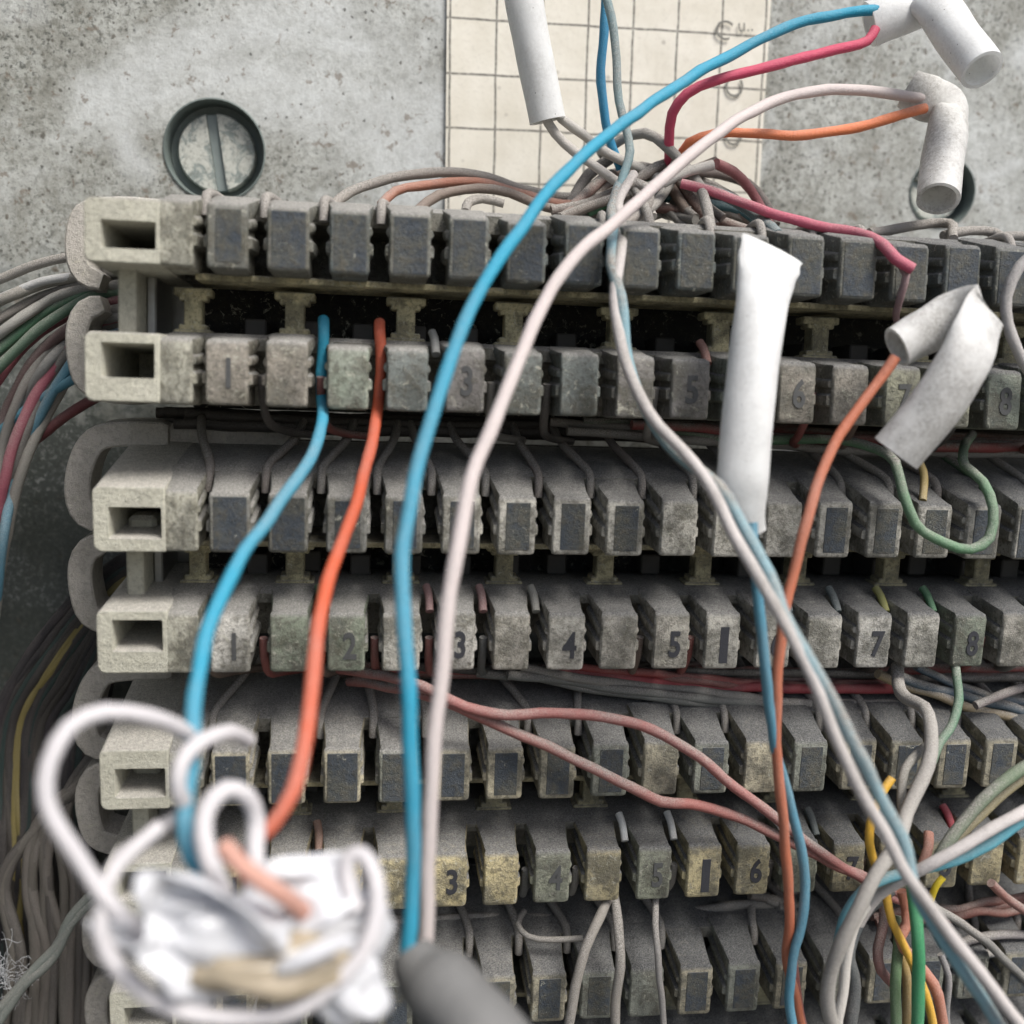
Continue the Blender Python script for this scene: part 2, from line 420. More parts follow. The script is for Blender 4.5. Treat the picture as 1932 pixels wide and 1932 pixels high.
paper_text('C', 1365, 71, .62, 12); paper_text('u..', 1407, 62, .42, -6)
paper_text('C', 1386, 180, .62, -92); paper_text('C', 1383, 271, .62, -90)

# ------------------------------------------------------------------ screws in sleeves
def screw(px, py, hole_r, label, slot_ang, off=(0.0, 0.0)):
    c = Vector((px, 0, py))
    root = empty('slotted_screw', (c.x, PD, c.z)); tag(root, label, 'screw')
    n = 40
    def ring(r, y, ox=0, oz=0): return [(r * math.cos(2 * math.pi * i / n) + ox, y, r * math.sin(2 * math.pi * i / n) + oz) for i in range(n)]
    me = loft('sleeve', [ring(hole_r * 1.012, .0), ring(hole_r * 1.012, -.03), ring(hole_r * .985, -.035), ring(hole_r * .965, .02), ring(hole_r * .95, .62), ring(hole_r * .80, .66), ring(hole_r * .1, .66)], M_SLEEVE, False, True)
    link('sleeve', me, root)
    R = hole_r * .78; s = R * .14
    # head in two half discs with a slot channel between them
    for sg in (-1, 1):
        arc = []
        a0 = math.asin(s / R)
        for i in range(17):
            a = a0 + (math.pi - 2 * a0) * i / 16; arc.append((R * math.cos(a), sg * R * math.sin(a)))
        rings = []
        for (k, y) in ((1, .64), (1, .36), (.955, .31)):
            rings.append([(x * k, y, (z - sg * s) * k + sg * s) for x, z in arc])
        o = link('screw_head', loft('screw_head', rings, M_SCREW, True, True), root, (off[0], 0, off[1]), (0, math.radians(slot_ang), 0))
    o = link('slot_floor', boxes('slot_floor', [(-R * .97, R * .97, .40, .64, -s * .98, s * .98)], M_SLOT, .01), root, (off[0], 0, off[1]), (0, math.radians(slot_ang), 0))
def screw_mat():
    m, nt, p = new_mat('flaking_screw_head'); g = G(nt)
    n1 = g.noise(2.2, 6, .75, None, .8); n2 = g.noise(12, 4, .8)
    c = g.mix(g.ramp(n1, .44, .52), (0.23, 0.265, 0.25), (0.50, 0.51, 0.46))
    c = g.mix(g.math('MULTIPLY', g.ramp(n2, .5, .65), .6), c, (0.12, 0.12, 0.10))
    g.link(c, p.inputs['Base Color']); p.inputs['Roughness'].default_value = .55; g.bump(n1, .5, .06, p); return m
M_SCREW = screw_mat()
screw(HOLES[0][0].x, HOLES[0][0].z, 1.09, 'slotted screw head sunk in a round metal sleeve, left above the top strip', 82, (.0, .0))
screw(HOLES[1][0].x, HOLES[1][0].z, .84, 'sunken screw mostly hidden behind the hanging creased dusty tube', 20)

# ------------------------------------------------------------------ terminal strips
MP = 4.72; S = 2.17; NT = 18
def outline(w=.345, h=1.03, amp=1.0):
    """front outline of a tooth with the two gripping bumps on each side; x,z pairs"""
    side = [(w - .07, 0), (w - .015, .02), (w, .08), (w, .30)]
    for zc, r in ((.42, .12), (.70, .085)):
        for a in (-80, -40, 0, 40, 80):
            side.append((w - .004 + amp * (r * .95 * math.cos(math.radians(a)) - .012), zc + r * math.sin(math.radians(a))))
    side += [(w, h - .08), (w - .02, h - .025), (w - .08, h)]
    return side + [(-x, z) for x, z in side[::-1]]
def tooth_mesh(name, h=1.03, rise=.34, wback=.46):
    O0 = outline(.345, h, 0.0); O1 = outline(.325, h, 1.0); w = .345
    def ring(y, inset, dz, wb, O=O0):
        R = []
        for x, z in O:
            k = (wb / w) if wb else 1
            zz = z
            t = max(0, min(1, (z - .1) / (h - .1)))
            xx = x * (1 + (k - 1) * max(0.0, min(1, (t - .72) / .2))) 
            if wb: xx = max(-max(wb, .40), min(max(wb, .40), xx))
            xx *= (1 - inset / w); zz = h / 2 + (zz - h / 2) * (1 - inset * 2 / h)
            R.append((xx, y, zz + dz * t))
        return R
    return loft(name, [ring(0, .035, -.02, 0), ring(.022, .012, 0, 0), ring(.06, 0, .03, 0), ring(.08, 0, .04, 0), ring(.12, 0, .05, .345, O1), ring(.5, 0, rise * .42, .37, O1), ring(1.2, 0, rise, wback, O1)], M_PLASTIC, True, True, ang=38)
T_UP = [tooth_mesh('upper_tooth_%d' % i, 1.02 + .010 * i, .30 + .02 * i, .455) for i in range(4)]
T_LO = [tooth_mesh('lower_tooth_%d' % i, 1.04 + .010 * i, .18 + .015 * i, .47) for i in range(4)]
MARK = boxes('marking', [(-.215, .215, -.012, .02, .10, .95)], M_MARK, .006)
MARK_WIDE = boxes('marking_wide', [(-.27, .285, -.012, .02, .05, .985)], M_MARK, .006)
BAR = boxes('bar_mark', [(-.085, .085, -.008, .02, .12, .82)], M_INK, .004)
M_WORN = simple('worn_print', (0.085, 0.088, 0.088), .8, 0, .6, 9)
DIG = {str(k): text_mesh(str(k), .66, M_INK, .008) for k in range(1, 10)}
DIGW = {}
for k_, v_ in DIG.items():
    DIGW[k_] = v_.copy(); DIGW[k_].materials.clear(); DIGW[k_].materials.append(M_WORN)
CONTACT = boxes('contact_block', [(-.20, .20, 0, .9, 0, .42)], M_CONTACT, .03)
BRIDGE = boxes('bridge_rib', [(-.17, .17, .0, .40, .22, .82), (-.36, .36, -.02, .42, .02, .20), (-.36, .36, -.02, .42, .84, 1.0), (-.27, .27, .003, .38, .17, .30), (-.27, .27, .003, .38, .75, .88)], M_BRIDGE, .025)

def prism(name, prof, x0, x1, mat, segs=1):
    """profile of (depth, up) extruded along x"""
    rings = [[(x0 + (x1 - x0) * i / segs, y, z) for y, z in prof] for i in range(segs + 1)]
    return loft(name, rings, mat, True, True, ang=30)
def frame_mesh(name, outer, inner, y0, y1, back_shift, mat, hole_depth):
    """rounded block with a rectangular pocket; outer/inner equal-length outlines"""
    ins = lambda P, k: [((x - cx) * k + cx, (z - cz) * k + cz) for x, z in P]
    cx = sum(p[0] for p in outer) / len(outer); cz = sum(p[1] for p in outer) / len(outer)
    rings = [[(x, y1, z + back_shift(x, z)) for x, z in outer],
             [(x, y0 + .06, z) for x, z in outer], [(x, y0 + .015, z) for x, z in ins(outer, .985)], [(x, y0, z) for x, z in ins(outer, .955)],
             [(x, y0, z) for x, z in ins(inner, 1.03)], [(x, y0 + .03, z) for x, z in inner], [(x, y0 + hole_depth, z) for x, z in ins(inner, .93)]]
    return loft(name, rings, mat, True, True, ang=32)
def rrect(x0, x1, z0, z1, rl, rr, n=5):
    P = []
    for cx, cz, r, a0 in ((x1 - rr, z1 - rr, rr, 0), (x0 + rl, z1 - rl, rl, 90), (x0 + rl, z0 + rl, rl, 180), (x1 - rr, z0 + rr, rr, 270)):
        for i in range(n):
            a = math.radians(a0 + 90 * i / (n - 1)); P.append((cx + r * math.cos(a), cz + r * math.sin(a)))
    return P
def hook_mesh(name, path, w, y0, y1, mat):
    """flat bar w wide following a path in the x-z plane, from depth y0 to y1"""
    P = catmull([Vector((x, 0, z)) for x, z in path], .12); n = len(P); rings = []
    for i in range(n):
        t = (P[min(i + 1, n - 1)] - P[max(i - 1, 0)]).normalized(); nn = Vector((t.z, 0, -t.x))
        k = .75 if i in (0, n - 1) else 1
        a, b = P[i] - nn * w / 2 * k, P[i] + nn * w / 2 * k; c = .035
        rings.append([(a.x + nn.x * c, y0, a.z + nn.z * c), (b.x - nn.x * c, y0, b.z - nn.z * c), (b.x, y0 + c, b.z), (b.x, y1, b.z), (a.x, y1, a.z), (a.x, y0 + c, a.z)])
    return loft(name, rings, mat, True, True, ang=35)

random.seed(4)
strip_labels = ['topmost dusty terminal strip, its upper teeth nearly all dark',
                'second terminal strip from the top, crisp numerals on pale teeth',
                'third terminal strip from the top, yellowed, crossed by two dusty red wires',
                'lowest terminal strip, left end hidden behind the blurred wire splice']
NO_MARK = {(1, 8), (1, 9), (1, 10), (2, 8), (2, 10), (3, 8), (3, 12)}
strips = []
for m in range(4):
    zb = -m * MP + (.09 if m == 0 else 0)
    S = 2.25 if m == 0 else 2.17
    root = empty('terminal_strip', (0, 0, zb))
    tag(root, strip_labels[m], 'terminal strip', 'rows of terminal strips mounted one above another')
    if m == 0: root.rotation_euler = (math.radians(-5), math.radians(.25), 0)
    if m == 2: root.rotation_euler = (0, math.radians(-.1), 0); root.location.x = -.03
    strips.append(root)
    f = .55 if m == 0 else 1.0
    # bodies: the two bars and the web behind them
    up_prof = [(2.3, .03), (2.3, .95), (1.12, .98), (1.02, 1.28), (1.3, 1.40), (2.85, 1.46 + .10 * f), (3.3, 1.5 + .10 * f), (3.3, .03)]
    link('upper_bar', prism('upper_bar', up_prof, -1.42, NT + .2, M_BODY), root)
    lo_prof = [(2.3, -S + .02), (2.3, -S + .96), (1.1, -S + .98), (1.0, -S + 1.18), (1.22, -S + 1.27), (1.95, -S + 1.30), (3.3, -S + 1.10), (3.3, -S + .02)]
    link('lower_bar', prism('lower_bar', lo_prof, -1.42, NT + .2, M_BODY), root)
    link('web', boxes('web', [(-1.42, NT + .2, 3.32, 3.6, -S - .05, 1.5 + .1 * f)], M_SHADED_WEB, .02), root)
    if m: link('riser', boxes('riser', [(-2.62, .6, 2.86, 3.3, 1.0, 1.62 + .3 * f)], M_RING, .05), root)
    link('rail', boxes('rail', [(-2.3, NT + .2, 3.62, 4.6, -S + .3, .8)], M_METAL, .02), root)
    link('ledge', boxes('ledge', [(-1.0, NT + .2, .94, 2.32, -.09, .02)], M_BRIDGE, .015), root)
    for k in range(0, 9):
        x = .66 + 2 * k
        link('bridge_rib', BRIDGE, root, (x, 1.42, -S + 1.28 - .13), (0, 0, 0)).scale = (1, 1, .92)
    link('bridge_rib', BRIDGE, root, (-1.12, 1.42, -S + 1.15)).scale = (.9, 1, .92)
    for k in range(18):
        o = link('contact_block', CONTACT, root, (k - .12, 2.3 + random.uniform(-.1, .3), -S + 1.22))
    # teeth
    for row in (0, 1):
        for i in range(-1, NT):
            if i == -1:
                cxx = -1.16; sc = 1.02
            else:
                cxx = i - .345; sc = 1.0
            z0 = 0 if row == 0 else -S
            # beige, greenish or grey according to how the photograph shows each stretch
            t = random.random()
            if i == -1: c = (.50, .49, .40)
            elif m == 0 and row == 0: c = random.choice([(.17, .18, .165), (.12, .145, .145), (.20, .205, .18)])
            elif m == 0: c = random.choice([(.40, .40, .29), (.31, .35, .28), (.33, .30, .25)]) if i < 3 or i > 8 else random.choice([(.27, .255, .235), (.20, .225, .21), (.25, .235, .22)])
            elif m == 1 and row == 1: c = (.27, .31, .23) if i in (1, 2, 14) else random.choice([(.62, .60, .53), (.68, .66, .60), (.54, .51, .44)])
            elif m == 1: c = random.choice([(.54, .52, .46), (.60, .58, .51)]) if i > 3 else (.25, .25, .23)
            elif m == 2 and row == 1: c = random.choice([(.70, .60, .34), (.62, .54, .32), (.34, .36, .27)])
            else: c = random.choice([(.48, .44, .32), (.34, .36, .30), (.62, .56, .40)])
            me = random.choice(T_UP if row == 0 else T_LO)
            tt = link('tooth', me, root, (cxx + random.uniform(-.012, .012), random.uniform(-.012, .012), z0 + random.uniform(-.01, .01)), (0, 0, random.uniform(-.012, .012)), (*c, 1))
            tt.scale = (sc * random.uniform(.97, 1.03) if i >= 0 else .82, 1, random.uniform(.985, 1.02))
            if i < 0: continue
            if row == 0 and (m, i) not in NO_MARK:
                wide = (m == 0 and i > 0) or (m == 1 and i < 2) or (m == 1 and i > 14) or (m == 2 and i < 4)
                link('marking', MARK_WIDE if wide else MARK, tt, (.02 if not wide else 0, 0, 0))
            if row == 1:
                if i % 2 == 0 and i // 2 < 9:
                    n = str(i // 2 + 1)
                    if m == 0 and n in '24': continue
                    d = link('numeral', (DIGW if m == 0 or (m, n) in ((1, '1'), (1, '2'), (2, '4'), (2, '5')) else DIG)[n], tt, (.07 if m else .03, -.010, .50 if m != 1 else .46), (math.radians(90), 0, 0))
                    d.scale = (.78, 1.04, 1)
                    if m == 0 and n in '68':
                        pass
                if (m, i) in ((1, 9), (2, 9)): link('bar_mark', BAR, tt, (.04, 0, 0))
    # end pieces with their pockets
    XL, XR = -2.60, -1.40; TOP = 1.04 if m == 0 else 1.14
    sh = .46 * f
    def bs_up(x, z, z0=0): return sh if z > z0 + .5 else 0
    o = link('upper_end_block', frame_mesh('upper_end_block', rrect(XL, XR, -.0, TOP, .13, .03), rrect(XL + .27, XR - .08, .24, TOP - .36, .03, .03), -.02, 3.0, lambda x, z: (sh if z > .5 else 0), M_END, 2.7), root)
    o = link('lower_end_block', frame_mesh('lower_end_block', rrect(XL, XR, -S - .0, -S + 1.14, .13, .03), rrect(XL + .27, XR - .10, -S + .40, -S + .96, .03, .03), -.02, 3.0, lambda x, z: (.14 if z > -S + .5 else 0), M_END, 2.7), root)
    link('end_post', boxes('end_post', [(-2.28, -1.98, .9, 3.0, -S + 1.05, .06)], M_END, .03), root)
    link('post_liner', boxes('post_liner', [(-1.97, -1.80, 1.7, 3.2, -S + 1.05, .06)], M_METAL, .03), root)
    link('pocket_catch', boxes('pocket_catch', [(-2.25, -1.75, .95, 1.5, .18, .45 if m else .3)], M_END, .08), root)
    # wire guide hooks
    up_path = [(-2.15, 1.45 + .28 * f), (-2.9, 1.45 + .28 * f), (-3.5, 1.40 + .2 * f), (-3.80, 1.05), (-3.85, .4), (-3.72, .12), (-3.40, .0)]
    lo_path = [(-3.40, -.42), (-3.70, -.55), (-3.85, -.85), (-3.85, -1.45), (-3.70, -1.9), (-3.2, -2.08), (-2.45, -2.02)]
    if m == 0: up_path = [(-2.15, 1.35), (-3.2, 1.35), (-3.72, 1.22), (-3.85, .9), (-3.85, .35), (-3.72, .1), (-3.42, -.02)]
    hx = .45 if m == 0 else .32
    up_path = [(x + hx, z) for x, z in up_path]; lo_path = [(x + hx, z) for x, z in lo_path]
    link('wire_hook', hook_mesh('wire_hook', up_path, .40 if m == 0 else .48, 2.6, 3.45, M_RING), root)
    link('wire_hook', hook_mesh('wire_hook', lo_path, .40 if m == 0 else .46, 2.6, 3.45, M_RING), root)

# ------------------------------------------------------------------ wires
BLUE = (.01, .28, .46); CYAN = (.008, .30, .46); ORANGE = (.60, .095, .03); ORANGE2 = (.80, .22, .08); PINK = (.58, .06, .13)
WHITE = (.60, .53, .51); GREY = (.24, .23, .21); BROWN = (.15, .10, .075); GREEN = (.04, .17, .075); RED = (.33, .055, .05)
DKBLUE = (.03, .16, .27); PALEBLUE = (.27, .42, .47); YELLOW = (.75, .42, .02); SALMON = (.50, .17, .10); DARK = (.06, .055, .05); MAUVE = (.27, .14, .14)
wc = [0]
ORD = ['first', 'second', 'third', 'fourth', 'fifth', 'sixth', 'seventh', 'eighth', 'ninth', 'tenth', 'eleventh', 'twelfth', 'thirteenth', 'fourteenth', 'fifteenth', 'sixteenth', 'seventeenth', 'eighteenth', 'nineteenth']
def cname(c):
    """plain word for a wire colour"""
    r, g_, b = c; hi, lo = max(c), min(c)
    if hi < .075: return 'blackish'
    if hi - lo < .07: return 'pale grey' if hi > .4 else ('grey' if hi > .18 else 'dark grey')
    if r == hi: return ('khaki' if g_ > .18 else 'brown') if g_ > .6 * r else ('dark red' if r < .3 else 'red')
    return 'green' if g_ == hi and b < .8 * g_ else 'blue'
def wire(label, c, pts, r=.105, dust=.5, group=None, name='wire', wob=.035, cat='wire', sides=10):
    P = [at(*p) for p in pts]; wc[0] += 1
    base = P[0].copy()
    Q = catmull([p - base for p in P])
    me = sweep(name, Q, r, M_WIRE, sides, None, wob, wc[0] * 7.3)
    o = link(name, me, None, base, (0, 0, 0), (*c, dust)); tag(o, label, cat, group); return o

wire('long bright blue wire sweeping from the bent tube down to the grey sheath', CYAN,
     [(1655, 18, -2.9), (1600, 24, -2.9), (1500, 44, -2.8), (1350, 118, -2.2), (1230, 195, -1.0), (1110, 285, .2), (1030, 368, 1.0), (960, 460, 1.7), (900, 560, 2.3), (850, 680, 2.9), (810, 800, 3.4),
      (775, 930, 3.9), (761, 1050, 4.3), (762, 1150, 4.6), (769, 1260, 4.9), (776, 1400, 5.1), (779, 1550, 5.2), (776, 1700, 5.3), (768, 1810, 5.4)], .105, .24, name='blue_wire')
wire('long pinkish white wire arching from the creased dusty tube down beside the blue one', WHITE,
     [(1748, 186, -3.0), (1680, 177, -2.9), (1560, 169, -2.7), (1460, 190, -2.2), (1380, 235, -1.4), (1290, 302, -.6), (1180, 402, .3), (1090, 480, 1.2), (1030, 562, 1.8), (980, 680, 2.4), (935, 790, 3.0),
      (890, 900, 3.5), (860, 1050, 4.0), (840, 1200, 4.4), (824, 1350, 4.7), (813, 1500, 4.9), (806, 1650, 5.0), (802, 1840, 5.1)], .108, .15, name='white_wire')
wire('blue wire pressed into the second slot of the top strip and curving down left', CYAN,
     [(611, 604, -1.05), (610, 622, -.85), (609, 645, -.85), (608, 700, -.85), (608, 745, -.6), (605, 795, .2), (588, 860, 1.2), (530, 945, 2.3), (450, 1060, 3.5), (395, 1185, 4.5), (365, 1310, 5.3), (360, 1440, 6.0), (352, 1540, 6.4), (362, 1615, 6.7), (398, 1672, 7.0), (430, 1720, 7.4)],
     .102, .28, name='blue_wire')
wire('orange wire pressed into the third slot of the top strip and curving down left', ORANGE,
     [(717, 606, -1.05), (717, 624, -.85), (718, 648, -.85), (718, 705, -.85), (716, 752, -.6), (699, 840, .6), (682, 920, 1.4), (642, 1030, 2.6), (608, 1150, 3.7), (592, 1270, 4.6), (580, 1390, 5.3), (552, 1490, 5.9), (512, 1560, 6.1), (480, 1590, 6.2), (465, 1640, 6.3), (480, 1700, 6.6)],
     .104, .25, name='orange_wire')
wire('short pale salmon wire lying on the splice', (.66, .33, .25), [(425, 1600, 7.6), (455, 1632, 7.8), (500, 1668, 7.9), (550, 1700, 7.7), (580, 1735, 7.3)], .10, .3, name='salmon_wire')
wire('pink wire rising from the tangle to the mouth of the bent tube at top right', PINK,
     [(1650, 55, -2.85), (1635, 78, -2.8), (1560, 97, -2.7), (1450, 125, -2.6), (1350, 152, -2.6), (1295, 178, -2.7), (1268, 215, -2.9), (1262, 270, -3.2), (1262, 310, -3.6)], .10, .22, name='pink_wire')
wire('orange wire running level from the tangle into the creased dusty tube', ORANGE2,
     [(1745, 205, -2.8), (1700, 216, -2.7), (1620, 238, -2.7), (1520, 255, -2.7), (1430, 252, -2.8), (1350, 252, -3.0), (1300, 270, -3.2), (1275, 310, -3.6), (1240, 360, -3.8)], .10, .3, name='orange_wire')
wire('deep blue half of the pair hanging from the top edge over the paper', (.01, .22, .40),
     [(1142, -30, -3.6), (1141, 40, -3.6), (1135, 110, -3.6), (1138, 200, -3.6), (1150, 260, -3.7), (1172, 320, -3.8)], .095, .15, name='blue_wire')
wire('dusty pale blue half of the pair hanging from the top edge, bending into the tangle', (.16, .30, .33),
     [(1138, -30, -3.3), (1152, 30, -3.2), (1163, 110, -3.1), (1168, 190, -3.0), (1182, 240, -2.8), (1190, 285, -2.6), (1175, 335, -2.2), (1158, 390, -1.8), (1160, 430, -1.3)], .085, .7, name='pale_blue_wire')
# pair crossing the whole board to the bottom right corner
wire('dusty white wire of the pair crossing from the tangle to bottom right', (.60, .56, .54),
     [(1195, 330, -2.4), (1168, 380, -1.6), (1172, 430, -.6), (1170, 480, .2), (1160, 540, .5), (1166, 620, .8), (1185, 700, 1.2), (1225, 780, 1.7), (1290, 850, 2.2), (1345, 925, 2.7), (1385, 1010, 3.1), (1430, 1090, 3.5), (1490, 1190, 3.9), (1545, 1310, 4.2), (1590, 1420, 4.4), (1650, 1540, 4.6), (1700, 1630, 4.8), (1745, 1700, 4.9), (1830, 1810, 5.0), (1960, 1975, 5.2)],
     .095, .6, name='white_wire')
wire('dusty pale blue wire of the pair crossing from the tangle to bottom right', (.20, .42, .50),
     [(1170, 345, -2.2), (1155, 390, -1.4), (1155, 450, -.2), (1152, 500, .3), (1172, 560, .6), (1180, 650, .8), (1205, 740, 1.1), (1240, 810, 1.6), (1300, 875, 2.0), (1355, 915, 2.5), (1405, 1000, 2.9), (1450, 1085, 3.3), (1475, 1150, 3.6), (1520, 1230, 4.0), (1585, 1350, 4.3), (1650, 1480, 4.5), (1700, 1580, 4.6), (1730, 1690, 4.7), (1800, 1800, 4.8), (1900, 1960, 4.9)],
     .098, .85, name='pale_blue_wire')
wire('steel blue wire coming out of the tall flattened tube and running to the bottom edge', (.08, .27, .38),
     [(1420, 985, 2.5), (1424, 1050, 2.6), (1432, 1150, 2.6), (1445, 1270, 2.5), (1460, 1390, 2.3), (1480, 1480, 2.1), (1508, 1580, 2.0), (1520, 1660, 1.9), (1512, 1740, 1.9), (1496, 1810, 1.9), (1490, 1880, 1.9), (1500, 1970, 1.9)], .088, .35, name='blue_wire')
wire('rust orange wire hanging from the folded tube on the right to the bottom edge', (.50, .15, .075),
     [(1690, 675, 1.6), (1665, 710, 1.6), (1610, 780, 1.7), (1560, 870, 1.9), (1525, 970, 2.2), (1500, 1070, 2.3), (1478, 1170, 2.4), (1466, 1290, 2.4), (1466, 1400, 2.3), (1475, 1520, 2.2), (1486, 1640, 2.0), (1488, 1750, 1.8), (1484, 1810, 1.6), (1500, 1880, 1.4), (1520, 1970, 1.2)], .09, .3, name='orange_wire')
wire('green wire looping below the folded tube across two marked teeth', (.10, .24, .12),
     [(1250, 818, -2.2), (1350, 828, -2.0), (1440, 832, -1.8), (1540, 828, -1.5), (1630, 838, -.8), (1688, 872, 0), (1703, 930, .4), (1725, 985, .5), (1780, 1025, .5), (1830, 1037, .5), (1866, 1015, .45), (1873, 960, .35), (1855, 910, .0), (1822, 880, -.5), (1818, 855, -1.0), (1835, 820, -1.8)], .095, .75, name='green_wire')
wire('yellowish stub wire between the folded tube and the second strip', (.35, .26, .08), [(1728, 860, -.6), (1742, 890, -.5), (1745, 915, -.4), (1742, 945, -.2)], .07, .5, name='yellow_wire')
# red pair across the third strip
wire('upper of the two dusty red wires crossing the third strip', (.34, .10, .09),
     [(640, 1262, -1.4), (720, 1275, -.6), (800, 1295, .1), (880, 1335, .4), (960, 1350, .5), (1050, 1346, .5), (1140, 1352, .5), (1230, 1378, .5), (1300, 1415, .5), (1370, 1470, .5), (1440, 1525, .5), (1520, 1585, .5), (1590, 1635, .4), (1680, 1690, .2), (1760, 1715, -.2)], .098, .6, name='red_wire')
wire('lower of the two dusty red wires crossing the third strip', (.33, .10, .085),
     [(660, 1285, -1.6), (760, 1300, -.5), (840, 1322, .2), (920, 1360, .35), (1010, 1398, .4), (1100, 1440, .4), (1190, 1485, .4), (1250, 1512, .3), (1300, 1516, .3), (1390, 1540, .35), (1470, 1580, .4), (1550, 1618, .4), (1640, 1660, .3), (1720, 1695, .1)], .102, .65, name='red_wire')

def chan(px0, y0, px1, y1, n, h0, h1, cols, group, label, seed, jy=14, r=(.085, .105), dust=.75, bow=8):
    rnd = random.Random(seed)
    for k in range(n):
        c = rnd.choice(cols); s = (k + .5) / n - .5
        ya, yb = y0 + s * jy * 2 + rnd.uniform(-3, 3), y1 + s * jy * 2 + rnd.uniform(-3, 3)
        pts = []; m_ = 7; hh = rnd.uniform(h0, h1); xs = px0 + rnd.uniform(-40, 60)
        for q in range(m_ + 1):
            t = q / m_; pts.append((xs + (px1 - xs) * t, ya + (yb - ya) * t + bow * math.sin(t * math.pi) + rnd.uniform(-5, 5), hh + rnd.uniform(-.12, .12)))
        wire(label if n == 1 else '%s %s, %s from the top' % (cname(c), label, ORD[k]), c, pts, rnd.uniform(*r), dust, group)
chan(1180, 795, 1990, 836, 4, -2.6, -1.9, [RED, (.22, .06, .045), BROWN, DARK], 'wires lying between the first and second strips', 'dusty wire lying between the first and second strips', 1, 12)
chan(330, 788, 1990, 818, 8, -3.3, -2.7, [DARK, (.04, .036, .033), (.05, .045, .04)], 'dark wires added deep under the top strip', 'wire added deep under the top strip', 31, 16, dust=.22, r=(.10, .12))  # near-black wires added so the shaded gap goes dark
chan(1060, 800, 1990, 858, 3, -2.4, -1.8, [(.07, .12, .07), GREY, (.12, .13, .11)], 'greenish wires between the first and second strips', 'wire lying just above the second strip', 2, 8)
chan(640, 1262, 1990, 1272, 9, -2.5, -1.7, [DARK, RED, (.20, .07, .06), BROWN], 'dark red wires between the second and third strips', 'wire deep in the gap under the second strip', 3, 9)
chan(1080, 1268, 1700, 1296, 3, -1.6, -1.3, [RED, (.34, .05, .06), (.25, .07, .06)], 'red wires between the second and third strips', 'shiny wire below numerals 5 and 6', 4, 10, dust=.35)
chan(940, 1270, 1900, 1345, 4, -1.5, -1.1, [(.14, .15, .14), (.16, .165, .15), GREY], 'grey wires between the second and third strips', 'wire sagging above the third strip', 5, 12, dust=.8, bow=22)
chan(700, 1740, 1500, 1705, 5, -1.8, -1.2, [BROWN, GREY], 'brown wires between the third and fourth strips', 'wire under numeral 3 of the third strip', 6, 10)
chan(1420, 1695, 1990, 1850, 6, -1.9, -1.0, [GREY, (.17, .14, .12), BROWN, (.14, .15, .16)], 'grey wires between the third and fourth strips', 'wire slanting above the right half of the lowest strip', 7, 30, dust=.85)
chan(1690, 1275, 1990, 1372, 1, -.9, -.9, [(.34, .26, .14)], None, 'khaki wire slanting down to the right edge above the third strip', 8, 4)
chan(1700, 1262, 1990, 1345, 2, -1.1, -.9, [(.03, .08, .13), (.035, .09, .14)], 'navy wires above the third strip', 'wire slanting to the right edge above the third strip', 9, 9)
chan(1640, 1730, 1990, 1690, 3, -1.0, -.4, [(.22, .07, .05), RED], 'rust wires low at the right', 'wire level under the third strip at the right edge', 10, 14, dust=.5)

